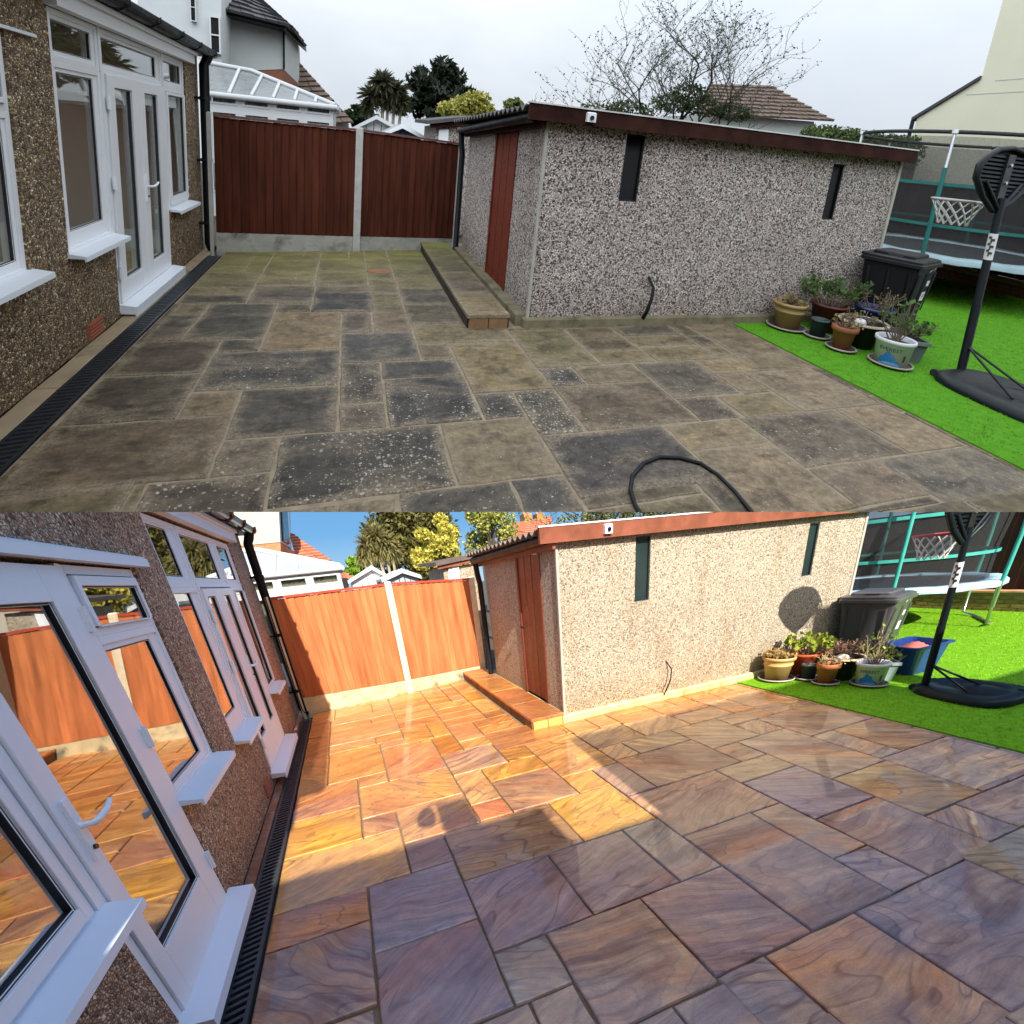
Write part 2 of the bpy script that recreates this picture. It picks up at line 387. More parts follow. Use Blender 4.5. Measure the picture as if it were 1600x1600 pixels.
def old_stone(P):
    """weathered riven slab: base colour per slab, share of lichen in its alpha, sandy washed silt, most along the joints"""
    m, nt, b = newmat('old_slab_stone'); co = rest(nt)
    oi = node(nt, 'ShaderNodeObjectInfo'); base = oi.outputs['Color']; al = oi.outputs['Alpha']
    edge = node(nt, 'ShaderNodeAttribute', attribute_name='edge').outputs['Fac']
    n1 = noise(nt, node(nt, 'ShaderNodeMapping', {'Vector': co, 'Scale': (1, 2.6, 1)}).outputs[0], 3.2, 10, .72, .5)
    n2 = noise(nt, co, 21.0, 8, .75, .3)
    c = mixc(nt, 1.0, base, ramp(nt, n1, [(.26, .42), (.48, .95), (.72, 1.65)]), 'MULTIPLY')
    c = mixc(nt, 1.0, c, ramp(nt, n2, [(.28, .55), (.5, 1.0), (.72, 1.6)]), 'MULTIPLY')
    blot = noise(nt, co, 4.5, 10, .74, .6)
    c = mixc(nt, ramp(nt, blot, [(.50, 0.0), (.62, .75)]), c, mixc(nt, 1.0, c, (.34, .33, .34), 'MULTIPLY'))
    silt = noise(nt, node(nt, 'ShaderNodeMapping', {'Vector': co, 'Scale': (1, 1.8, 1)}).outputs[0], 2.1, 9, .7, .4)
    gr = noise(nt, co, 60.0, 5, .75)
    sl = mth(nt, 'ADD', silt, mth(nt, 'MULTIPLY', mth(nt, 'POWER', edge, 1.8), .20))
    sm = mth(nt, 'MULTIPLY', ramp(nt, sl, [(.50, 0.0), (.68, .88)]), ramp(nt, gr, [(.36, .1), (.58, 1.0)]))
    c = mixc(nt, sm, c, ramp(nt, n2, [(.3, (.15, .115, .075)), (.7, (.34, .27, .185))]))
    # lichen: round pale spots of mixed size
    msk = ramp(nt, noise(nt, co, 1.2, 5, .65), [(.34, .22), (.52, 1.0)])
    cov = mth(nt, 'MULTIPLY', msk, mth(nt, 'MULTIPLY', al, .95))
    jig = node(nt, 'ShaderNodeVectorMath', {0: co, 1: node(nt, 'ShaderNodeVectorMath', {0: node(nt, 'ShaderNodeTexNoise', {'Vector': co, 'Scale': 34.0, 'Detail': 3.0}).outputs['Color'], 1: (.03, .03, 0)}, operation='MULTIPLY').outputs[0]}, operation='ADD').outputs[0]
    jig = node(nt, 'ShaderNodeMapping', {'Vector': jig, 'Scale': (1, 1, .001)}).outputs[0]
    tot = None
    for sc, mx_ in ((15.0, .20), (26.0, .24), (44.0, .30), (76.0, .34)):
        v = node(nt, 'ShaderNodeTexVoronoi', {'Vector': jig, 'Scale': sc}, feature='F1')
        s3 = node(nt, 'ShaderNodeSeparateColor', {'Color': v.outputs['Color']})
        r = mth(nt, 'MULTIPLY', mth(nt, 'SUBTRACT', s3.outputs[0], mth(nt, 'SUBTRACT', 1.0, mth(nt, 'MULTIPLY', cov, .86))), mx_/.6)
        k = ramp(nt, mth(nt, 'ADD', mth(nt, 'SUBTRACT', r, v.outputs['Distance']), .5), [(.5, 0.0), (.56, .95)])
        k = mth(nt, 'MULTIPLY', k, mth(nt, 'ADD', .45, mth(nt, 'MULTIPLY', s3.outputs[1], .55)))
        tot = k if tot is None else mth(nt, 'MAXIMUM', tot, k)
    c = mixc(nt, mth(nt, 'MULTIPLY', tot, ramp(nt, gr, [(.3, .5), (.55, 1.0)])), c, (.46, .415, .35))
    # green algae in the damp end by the far fence
    y = node(nt, 'ShaderNodeSeparateXYZ', {0: co}).outputs[1]
    alg = mth(nt, 'MULTIPLY', ramp(nt, mth(nt, 'MULTIPLY', mth(nt, 'SUBTRACT', y, 5.1), .55), [(.0, 0.0), (.45, .5), (.95, 1.0)]),
              ramp(nt, noise(nt, co, 1.6, 6, .65), [(.3, .25), (.58, 1.0)]))
    c = mixc(nt, alg, c, ramp(nt, mth(nt, 'ADD', mth(nt, 'MULTIPLY', gr, .5), mth(nt, 'MULTIPLY', silt, .5)), [(.35, (.07, .075, .012)), (.5, (.17, .15, .05)), (.62, (.25, .26, .05))]))
    nt.links.new(c, b.inputs['Base Color'])
    nt.links.new(ramp(nt, n1, [(.3, .62), (.7, .9)]), b.inputs['Roughness']); b.inputs['Specular IOR Level'].default_value = .3
    h = mth(nt, 'ADD', n1, mth(nt, 'ADD', mth(nt, 'MULTIPLY', gr, .25), mth(nt, 'MULTIPLY', n2, .4)))
    bn = node(nt, 'ShaderNodeBump', {'Height': h, 'Strength': .7, 'Distance': .010*P.size})
    nt.links.new(bn.outputs[0], b.inputs['Normal']); return m

# ------------------------------------------------------------------ material sets
def mats(P):
    u = P.key == 'U'
    M = {}
    if u:
        M['house'] = pebble(P, 'house_pebbledash', [(.44, .30, .15), (.72, .54, .32), (.24, .15, .07), (.56, .39, .20), (.85, .70, .48), (.12, .08, .05), (.48, .34, .19), (.32, .21, .11)], 60, (.09, .062, .038), gapw=.11, bump=.014, soil=(.5, .42, .34))
        M['garage'] = pebble(P, 'garage_pebbledash', [(.90, .80, .72), (.56, .47, .42), (.94, .84, .75), (.12, .10, .095), (.84, .70, .61), (.92, .86, .82), (.70, .59, .52), (.05, .04, .04)], 78, (.12, .095, .085), gapw=.10, bump=.008, soil=(.62, .56, .48))
        M['fence'] = plain(P, 'fence_stain', (.078, .021, .011), .85, .5, 14, .001, spec=.10, grain=(1, 1, .1), each=.14)
        M['garage_wood'] = plain(P, 'fascia_wood', (.042, .015, .011), .7, .6, 6, .002, spec=.05)
        M['door_wood'] = plain(P, 'door_wood', (.16, .030, .014), .7, .2, 9, .001, spec=.15)
        M['turf_base'] = plain(P, 'turf_base', (.085, .27, .012), .9, .25, 14, spec=.1)
        M['turf'] = leafmat(P, 'turf_blade', (.11, .33, .012), (.21, .50, .03), 3)
        M['edge'] = plain(P, 'edge_tile', (.33, .25, .155), .8, .25, 5, .002, dirt=((.13, .09, .055), 3.0, .52))
    else:
        M['house'] = pebble(P, 'house_pebbledash', [(.84, .52, .32), (.96, .72, .50), (.52, .29, .17), (.90, .60, .38), (.97, .82, .62), (.26, .14, .085), (.80, .49, .31), (.68, .40, .24)], 70, (.16, .10, .07), gapw=.10, bump=.014, soil=(.6, .5, .42))
        M['garage'] = pebble(P, 'garage_pebbledash', [(.76, .65, .46), (.64, .54, .39), (.80, .71, .54), (.24, .20, .17), (.72, .60, .43), (.78, .71, .58), (.55, .47, .35), (.70, .61, .46)], 82, (.24, .19, .145), gapw=.10, bump=.008, soil=(.72, .62, .48))
        M['fence'] = plain(P, 'fence_stain', (.50, .172, .068), .8, .45, 14, .001, spec=.12, grain=(1, 1, .1), dirt=((.38, .10, .035), 9, .55), each=.13)
        M['garage_wood'] = plain(P, 'fascia_wood', (.25, .085, .05), .55, .4, 6, .002, spec=.25)
        M['door_wood'] = plain(P, 'door_wood', (.16, .035, .022), .5, .2, 9, .001)
        M['turf_base'] = plain(P, 'turf_base', (.15, .36, .012), .9, .3, 14, spec=.1)
        M['turf'] = leafmat(P, 'turf_blade', (.15, .34, .010), (.32, .54, .03), 3)
        M['edge'] = plain(P, 'edge_tile', (.16, .09, .055), .4, .3, 4, .002)
    M['fence_cap'] = plain(P, 'fence_cap', (.40, .06, .03) if not u else (.12, .03, .02), .7, .2)
    M['white'] = plain(P, 'white_pvc', (.80, .82, .85), .38, .02, .6, spec=.35)
    M['sill'] = plain(P, 'sill_pvc', (.76, .80, .86), .42, .03, .8, spec=.35)
    M['gasket'] = plain(P, 'black_rubber', (.012, .012, .014), .5, .2)
    M['black'] = plain(P, 'black_plastic', (.006, .007, .009), .45, .25, 5, spec=.18)
    M['gutter'] = plain(P, 'gutter_plastic', (.010, .010, .011) if u else (.035, .016, .014), .45 if u else .2, .2, spec=.2 if u else .5)
    M['pane'] = glass(P, 'window_glass', .07 if u else .10, (.92, .94, .93) if u else (.70, .70, .68))
    M['house_pane'] = glass(P, 'house_glass', .09 if u else .34, (.92, .94, .93) if u else (.66, .66, .64), pane_shading_normal(P, -1.67 if u else -1.0))
    M['dark_pane'] = plain(P, 'dark_glass', (.005, .006, .007) if u else (.02, .035, .035), .35 if u else .2, .3, 4, spec=.12 if u else .4)
    M['concrete'] = plain(P, 'concrete', (.36, .33, .28), .85, .25, 8, .003, dirt=((.10, .095, .06), 5, .55))
    M['gravel_board'] = plain(P, 'gravel_board', (.36, .35, .30) if u else (.60, .52, .32), .85, .3, 5, .004, dirt=((.12, .12, .085), 4, .5))
    M['plinth'] = plain(P, 'plinth_concrete', (.20, .17, .10) if u else (.62, .50, .25), .9, .35, 9, .006, dirt=((.07, .07, .035) if u else (.40, .27, .1), 6, .5))
    M['post'] = plain(P, 'concrete_post', (.44, .43, .39) if u else (.66, .58, .42), .85, .2, 10, .002)
    M['roof_sheet'] = plain(P, 'roof_sheet', (.055, .05, .05) if u else (.12, .09, .08), .7, .3, 6, .002)
    M['corner'] = plain(P, 'cement_strip', (.42, .40, .34), .8, .2)
    M['dark_metal'] = plain(P, 'dark_metal', (.009, .013, .017), .45, .25, 5, spec=.22)
    M['grate'] = plain(P, 'drain_metal', (.022, .028, .036) if u else (.05, .06, .07), .4, .3, 12, metal=.3)
    M['drain_dark'] = plain(P, 'drain_void', (.006, .006, .007), .9)
    M['teal'] = plain(P, 'teal_foam', (.022, .16, .145) if u else (.06, .36, .32), .6, .2, spec=.2)
    M['steel'] = plain(P, 'galvanised_tube', (.55, .57, .60), .3, .15, 8, metal=.85)
    M['pad'] = plain(P, 'trampoline_pad', (.32, .48, .56) if not u else (.30, .42, .46), .5, .25, 4)
    M['mesh_black'] = plain(P, 'woven_black', (.016, .018, .02), .7, .2)
    M['brick'] = plain(P, 'red_brick', (.23, .085, .048) if u else (.30, .19, .06), .85, .35, 14, .003, each=.25)
    M['mortar'] = plain(P, 'mortar', (.32, .27, .20) if u else (.26, .20, .14), .95, .25, 12, .003)
    M['dark_fence'] = plain(P, 'dark_fence_stain', (.040, .016, .012), .75, .3, 6, .002, each=.2, spec=.2)
    M['bark'] = plain(P, 'bark', (.12, .095, .07), .9, .35, 12, .004)
    M['dark_bark'] = plain(P, 'dark_bark', (.040, .034, .028), .9, .3, 12)
    M['pale_bark'] = plain(P, 'pale_bark', (.34, .29, .22), .9, .3, 12, .004)
    M['soil'] = plain(P, 'soil', (.075, .055, .035), .95, .5, 18, .006)
    M['saucer'] = plain(P, 'saucer_plastic', (.085, .07, .06), .5, .2); M['saucer_rim_sheen'] = plain(P, 'saucer_rim_sheen', (.38, .33, .29), .5, .2)
    M['twig'] = plain(P, 'twig', (.30, .22, .15) if not u else (.16, .115, .08), .8, .35, 20)
    M['rendered'] = plain(P, 'white_render', (.46, .48, .46) if u else (.44, .40, .33), .85, .06, 2)
    M['white_far'] = plain(P, 'weathered_white', (.60, .61, .61), .6, .06, 2, spec=.2)
    M['red_tile'] = plain(P, 'red_tile', (.16, .055, .035) if u else (.42, .16, .09), .8, .3, 10, .004)
    M['dark_tile'] = plain(P, 'dark_tile', (.05, .047, .05) if u else (.3, .12, .08), .7, .3, 10, .004)
    M['poly_roof'] = plain(P, 'polycarbonate', (.22, .235, .235) if u else (.25, .28, .32), .3, .08, 3)
    M['curtain'] = plain(P, 'blind_fabric', (.50, .58, .52) if u else (.62, .62, .52), .8, .3, 30)
    M['cream'] = plain(P, 'cream_render', (.68, .66, .50), .9, .06, 1.2)
    M['stone'] = old_stone(P) if u else sandstone(P)
    return M

# ------------------------------------------------------------------ house
def wall_with_holes(mb, X, y0, y1, z0, z1, holes, t=.11, m=0):
    """wall in the plane x = X facing +x, with reveals round its openings"""
    ys = sorted({y0, y1, *[h[0] for h in holes], *[h[1] for h in holes]}); zs = sorted({z0, z1, *[h[2] for h in holes], *[h[3] for h in holes]})
    ys = [y for y in ys if y0 <= y <= y1]; zs = [z for z in zs if z0 <= z <= z1]
    hole = lambda a, b: any(h[0] < a < h[1] and h[2] < b < h[3] for h in holes)
    for i in range(len(ys)-1):
        for j in range(len(zs)-1):
            a, b, c, d = ys[i], ys[i+1], zs[j], zs[j+1]
            if hole((a+b)/2, (c+d)/2): continue
            mb.poly([(X, a, c), (X, b, c), (X, b, d), (X, a, d)], m)
            mb.poly([(X-t, a, d), (X-t, b, d), (X-t, b, c), (X-t, a, c)], m)
    def free(y, side, c, d):       # stretches of this jamb that no neighbouring opening continues
        seg = [(c, d)]
        for h in holes:
            if abs(h[1-side]-y) < .002:
                seg = [q for lo, hi in seg for q in ((lo, min(hi, h[2])), (max(lo, h[3]), hi)) if q[1]-q[0] > .01]
        return seg
    for a, b, c, d in holes:
        mb.poly([(X, a, c), (X-t, a, c), (X-t, b, c), (X, b, c)], m); mb.poly([(X, a, d), (X, b, d), (X-t, b, d), (X-t, a, d)], m)
        for lo, hi in free(a, 0, c, d): mb.poly([(X, a, lo), (X, a, hi), (X-t, a, hi), (X-t, a, lo)], m)
        for lo, hi in free(b, 1, c, d): mb.poly([(X, b, lo), (X-t, b, lo), (X-t, b, hi), (X, b, hi)], m)
    mb.poly([(X, y1, z0), (X-t, y1, z0), (X-t, y1, z1), (X, y1, z1)], m)

def frame_bars(mb, X0, X1, y0, y1, z0, z1, w, wb=None, m=0):
    wb = w if wb is None else wb
    mb.box(X0, X1, y0, y0+w, z0, z1, m); mb.box(X0, X1, y1-w, y1, z0, z1, m)
    mb.box(X0, X1, y0+w, y1-w, z0, z0+wb, m); mb.box(X0, X1, y0+w, y1-w, z1-w, z1, m)

def window(P, M, house, X, y0, y1, z0, z1, g, sash=True, name='window'):
    """frame round the opening, sash standing proud of it, black gasket, pane; g = glass rectangle"""
    mb = MB(P)
    frame_bars(mb, X-.09, X-.012, y0, y1, z0, z1, .035)
    gy0, gy1, gz0, gz1 = g
    if sash:
        mb2 = [(y0+.041, y1-.041, z0+.041, z1-.041)]
    else: mb2 = [(y0+.034, y1-.034, z0+.034, z1-.034)]
    a, b, c, d = mb2[0]; xf = X+.006 if sash else X-.022
    mb.box(X-.08, xf, a, gy0, c, d); mb.box(X-.08, xf, gy1, b, c, d)
    mb.box(X-.08, xf, gy0, gy1, c, gz0); mb.box(X-.08, xf, gy0, gy1, gz1, d)
    if sash:   # shadow gap behind the sash
        mb.box(X-.085, X-.055, y0+.033, y1-.033, z0+.033, c-.001, 1); mb.box(X-.085, X-.055, y0+.033, y1-.033, d+.001, z1-.033, 1)
        mb.box(X-.084, X-.055, y0+.033, a-.001, c, d, 1); mb.box(X-.084, X-.055, b+.001, y1-.033, c, d, 1)
    frame_bars(mb, X-.034 if sash else X-.046, X-.004 if sash else X-.026, gy0-.001, gy1+.001, gz0-.001, gz1+.001, .009, None, 1)
    f = mb.build(name, [M['white'], M['gasket']], house, bev=.0018)
    if f is None: return None
    sub(MB(P).box(X-.022 if sash else X-.042, X-.016 if sash else X-.036, gy0+.002, gy1-.002, gz0+.002, gz1-.002), 'pane', M['house_pane'], f)
    return f
def sub(mb, name, mat, part):
    """a sub-part: its part shares the thing's own origin"""
    root = part.parent
    o = mb.build(name, mat, root)
    if o is not None: o.parent = part
    return o

def door_leaf(P, M, house, X, y0, y1, z0, z1, g, handle_y=None, hinge_y=None):
    gy0, gy1, gz0, gz1 = g
    mb = MB(P); xf = X+.008
    mb.box(X-.07, xf, y0, gy0, z0, z1); mb.box(X-.07, xf, gy1, y1, z0, z1)
    mb.box(X-.07, xf, gy0, gy1, z0, gz0); mb.box(X-.07, xf, gy0, gy1, gz1, z1)
    frame_bars(mb, X-.034, X-.003, gy0-.001, gy1+.001, gz0-.001, gz1+.001, .010, None, 1)
    mb.box(X-.075, X-.05, y0-.008, y0-.001, z0, z1, 1)
    d = mb.build('door', [M['white'], M['gasket']], house, bev=.0018)
    if d is None: return None
    sub(MB(P).box(X-.022, X-.016, gy0+.002, gy1-.002, gz0+.002, gz1-.002), 'pane', M['house_pane'], d)
    if handle_y is not None:
        sgn = 1 if handle_y > (y0+y1)/2 else -1
        hz = z0 + .86
        h = MB(P); h.bbox(xf, xf+.012, handle_y-.018, handle_y+.018, hz-.13, hz+.10, .003)
        h.tube([(xf+.012, handle_y, hz), (xf+.05, handle_y, hz), (xf+.056, handle_y-sgn*.03, hz+.004), (xf+.058, handle_y-sgn*.075, hz+.012), (xf+.055, handle_y-sgn*.12, hz+.026)], [.011, .011, .011, .010, .009], 10)
        sub(h, 'handle', M['white'], d)
        sub(MB(P).tube([(xf+.012, handle_y, hz-.085), (xf+.02, handle_y, hz-.085)], .009, 10), 'keyhole', M['gasket'], d)
    if hinge_y is not None:
        for hz in (z0+.25, z0+.95, z1-.2):
            sub(MB(P).tube([(xf+.008, hinge_y, hz-.05), (xf+.008, hinge_y, hz+.05)], .012, 8).box(xf-.002, xf+.008, hinge_y-.02, hinge_y+.02, hz-.045, hz+.045), 'hinge', M['white'], d)
    return d

def sill(P, M, house, X, y0, y1, z, d=.10, over=.035, h=.03):
    mb = MB(P)
    pr = [(X-.02, y0-over, z+.014), (X+d, y0-over, z-.008), (X+d, y0-over, z-h-.01), (X+d-.012, y0-over, z-h-.01), (X+d-.012, y0-over, z-h+.006), (X-.02, y0-over, z-h+.012)]
    mb.prism(pr, (0, y1-y0+2*over, 0)); return mb.build('sill', M['sill'], house)

def make_house(P, M, C):
    X = C['X']; y1 = C['y1']; top = C['top']
    h = thing(P, 'house', C['label'], 'house', (X, 4.0, 0))
    mb = MB(P); wall_with_holes(mb, X, C['y0'], y1, 0.0, top, C['holes'])
    mb.box(X-2.2, X-.112, y1-.28, y1, 0, top)
    mb.build('wall', M['house'], h)
    # room behind the glass
    rm = MB(P); xr = X-.115
    rm.poly([(xr-1.7, C['y0'], .02), (xr, C['y0'], .02), (xr, y1-.29, .02), (xr-1.7, y1-.29, .02)], 1)
    rm.poly([(xr-1.7, C['y0'], top-.02), (xr-1.7, y1-.29, top-.02), (xr, y1-.29, top-.02), (xr, C['y0'], top-.02)])
    if C.get('back'):       # unglazed opening added in the unseen far wall to light the room
        a, b_, c_, d_ = C['back']; xb = xr-1.7
        for q0, q1, q2, q3 in ((C['y0'], a, .02, top), (b_, y1-.29, .02, top), (a, b_, .02, c_), (a, b_, d_, top)): rm.poly([(xb, q0, q2), (xb, q1, q2), (xb, q1, q3), (xb, q0, q3)])
    else: rm.poly([(xr-1.7, C['y0'], .02), (xr-1.7, y1-.29, .02), (xr-1.7, y1-.29, top), (xr-1.7, C['y0'], top)])
    rm.poly([(xr-1.7, y1-.29, .02), (xr, y1-.29, .02), (xr, y1-.29, top), (xr-1.7, y1-.29, top)])
    rm.poly([(xr-1.7, C['y0'], .02), (xr-1.7, C['y0'], top), (xr, C['y0'], top), (xr, C['y0'], .02)])
    rm.build('room', [plain(P, 'room_wall', (.74, .68, .58), .9, .04, 1), plain(P, 'room_floor', (.42, .29, .18), .5, .2, 5)], h)
    for w in C['windows']: window(P, M, h, X, *w)
    for d in C['doors']: door_leaf(P, M, h, X, **d)
    for s_ in C['sills']: sill(P, M, h, X, *s_)
    # mullions and transom of the glazed screen
    for b in C['bars']:
        MB(P).box(X-.10, X-.004, *b).build('mullion', M['white'], h)
    # eaves
    zt = C['eave']; ya, yb = C['y0'], y1+.06
    MB(P).box(X+.002, X+.07, C['fas'][0], C['fas'][1], zt-.13, zt-.045).bbox(X+.002, X+.10, C['fas'][0], C['fas'][1], zt-.043, zt-.005, .004).build('fascia', M['white'], h)
    MB(P).box(X-.25, X+.13, ya, yb, zt, zt+.03).build('soffit', M['black'], h)
    g = MB(P); gx = X+.15; gz = zt+.055
    pr = [(gx+.062*math.cos(a), ya, gz+.062*math.sin(a)) for a in np.linspace(math.pi, 2*math.pi, 9)]
    pr += [(gx+.056*math.cos(a), ya, gz+.056*math.sin(a)) for a in np.linspace(2*math.pi, math.pi, 9)]
    g.prism(pr, (0, yb-ya, 0)); go = g.build('gutter', M['gutter'], h)
    if go:
        for k in range(9):
            y = yb-.15-k*.62
            sub(MB(P).tube([(gx-.075, y, gz+.01), (gx-.068, y, gz-.04), (gx, y, gz-.072), (gx+.068, y, gz-.03), (gx+.07, y, gz+.012)], .007 if P.key == 'U' else .014, 6), 'bracket', M['gutter'], go)
    rf = MB(P); n = 7
    for k in range(n):
        a, b = k/n, (k+1)/n
        x0, x1 = X+.16-3.4*a, X+.16-3.4*b
        z0, z1 = zt+.06+1.25*a, zt+.06+1.25*b
        rf.prism([(x0, ya, z0), (x0, ya, z0+.03), (x1-.05, ya, z1+.018), (x1-.05, ya, z1-.01)], (0, yb-ya+.05, 0))
    rf.build('roof', M['dark_tile'], h)
    # air brick
    vy, vz = C['vent']
    v = MB(P).box(X-.02, X+.004, vy-.11, vy+.11, vz-.065, vz+.065).build('air_brick', plain(P, 'terracotta_vent', (.30, .10, .055), .8), h)
    for k in range(5):
        sub(MB(P).box(X+.004, X+.012, vy-.10, vy+.10, vz-.056+.025*k, vz-.044+.025*k), 'louvre', plain(P, 'vent_louvre', (.34, .10, .055), .8), v) if v else None
    # lintel board over the near windows
    if C.get('lintel'):
        a, b, z, lh, ld, lm = C['lintel']; MB(P).bbox(X+.002, X+ld, a, b, z, z+lh, lh*.25).build('lintel_trim', M[lm], h)
    # rainwater pipe on the corner
    py = C['pipe']; px = X+.09
    dp = MB(P); dp.tube([(px+.05, py, gz-.05), (px+.03, py, gz-.10), (px, py, gz-.16), (px, py, .10), (px+.02, py, .04), (px+.07, py, .02)], .052, 12)
    d = dp.build('downpipe', M['black'], h)
    for z in (.35, 1.1, 1.8): sub(MB(P).tube([(px, py, z-.02), (px, py, z+.02)], .060, 12).box(X, px, py-.07, py+.07, z-.012, z+.012), 'clip', M['black'], d)
    return h

# ------------------------------------------------------------------ paving
def solve_slabs(P, spec, tol=.07):
    R = []
    for s_ in spec:
        a, b = P.gnd(*s_[0]), P.gnd(*s_[1])
        x0, x1 = sorted((a[0], b[0])); y0, y1 = sorted((a[1], b[1]))
        R.append([x0, x1, y0, y1])
    for ax in (0, 2):
        ot = 2-ax
        for it in range(30):
            for i in range(len(R)):
                for j in range(len(R)):
                    if i == j: continue
                    if min(R[i][ot+1], R[j][ot+1])-max(R[i][ot], R[j][ot]) < .04: continue
                    d = R[i][ax+1]-R[j][ax]
                    if abs(d) < tol or (d > 0 and d < .25*min(R[i][ax+1]-R[i][ax], R[j][ax+1]-R[j][ax])):
                        m = (R[i][ax+1]+R[j][ax])/2; R[i][ax+1] = R[j][ax] = m
    return R
def fill_slabs(R, region, avoid, rng, step=.05, big=(.35, .85)):
    """random rectangles over what is still bare"""
    x0, x1, y0, y1 = region; nx, ny = int(round((x1-x0)/step)), int(round((y1-y0)/step))
    occ = np.zeros((ny, nx), bool)
    xc = x0+(np.arange(nx)+.5)*(x1-x0)/nx; yc_ = y0+(np.arange(ny)+.5)*(y1-y0)/ny
    for a, b, c, d in R+avoid: occ |= ((yc_[:, None] > c) & (yc_[:, None] < d)) & ((xc[None] > a) & (xc[None] < b))
    out = []; sx, sy = (x1-x0)/nx, (y1-y0)/ny
    for j in range(ny):
        for i in range(nx):
            if occ[j, i]: continue
            w = int(rng.choice([.35, .55, .55, .85])/sx); hh = int(rng.choice([.28, .28, .55, .55])/sy)
            a = i
            while a < nx and a-i < w and not occ[j, a]: a += 1
            if a < nx and a-i == w:   # do not leave slivers
                k = a
                while k < nx and not occ[j, k] and k-a < 4: k += 1
                if k-a < 4: a = k
            b = j
            while b < ny and b-j < hh and not occ[b, i:a].any(): b += 1
            k = b
            while k < ny and not occ[k, i:a].any() and k-b < 4: k += 1
            if k-b < 4: b = k
            occ[j:b, i:a] = True
            out.append([x0+i*sx, x0+a*sx, y0+j*sy, y0+b*sy])
    return out
def slab_mesh(P, r, gap, top, rng, th=.03, jit=.004, ch=.006, parts=4):
    """one riven slab: slightly wandering edges, chamfered arris"""
    x0, x1, y0, y1 = r[0]+gap/2, r[1]-gap/2, r[2]+gap/2, r[3]-gap/2
    if x1-x0 < .03 or y1-y0 < .03: return None
    ring = []
    for k in range(parts): ring.append((x0+(x1-x0)*k/parts, y0))
    for k in range(parts): ring.append((x1, y0+(y1-y0)*k/parts))
    for k in range(parts): ring.append((x1-(x1-x0)*k/parts, y1))
    for k in range(parts): ring.append((x0, y1-(y1-y0)*k/parts))
    ring = np.array(ring)+rng.uniform(-jit, jit, (4*parts, 2))
    c = ring.mean(0); inn = c+(ring-c)*(1-ch/np.maximum(.05, np.abs(ring-c).max(1)))[:, None]
    core = c+(ring-c)*np.maximum(.25, 1-np.array([.085/max(.09, (x1-x0)/2), .085/max(.09, (y1-y0)/2)]))
    tilt = rng.uniform(-.0025, .0025, 2)
    tz = lambda q: top+tilt[0]*(q[0]-c[0])+tilt[1]*(q[1]-c[1])
    n = len(ring)
    v_ = [(q[0], q[1], tz(q)) for q in core]
    v = [(q[0], q[1], top-th) for q in ring]+[(q[0], q[1], tz(q)-ch*.7) for q in ring]+[(q[0], q[1], tz(q)) for q in inn]
    f = [(i, (i+1) % n, n+(i+1) % n, n+i) for i in range(n)]+[(n+i, n+(i+1) % n, 2*n+(i+1) % n, 2*n+i) for i in range(n)]+[(2*n+i, 2*n+(i+1) % n, 3*n+(i+1) % n, 3*n+i) for i in range(n)]+[list(range(3*n, 4*n))]
    mb = MB(P).add(v+v_, f); mb.e = [1.0]*(3*n)+[0.0]*n; return mb
def lay(P, M, parent, rects, cols, gap, rng, **k):
    for r, c in zip(rects, cols):
        mb = slab_mesh(P, r, gap, rng.uniform(-.002, .002)+k.get('z', 0), rng, th=k.get('th', .03), jit=k.get('jit', .003))
        if mb is None: continue
        o = mb.build('paving_slab', M['stone'], parent)
        if o is not None: o.color = c

def make_drain(P, M, x0, x1, y0, y1, label):
    t = thing(P, 'drain_channel', label, 'drain', (x0, y0, 0))
    MB(P).box(x0, x0+.018, y0, y1, -.06, .006).box(x1-.018, x1, y0, y1, -.06, .006).build('rail', M['grate'], t)
    MB(P).box(x0+.018, x1-.018, y0, y1, -.06, -.03).build('trough', M['drain_dark'], t)
    g = MB(P); y = y0
    while y < y1:
        g.prism([(x0+.018, y, -.02), (x1-.018, y+.02, -.02), (x1-.018, y+.02, .004), (x0+.018, y, .004)], (0, .018, 0)); y += .042
    o = g.build('grate', M['grate'], t, kind='stuff'); return t

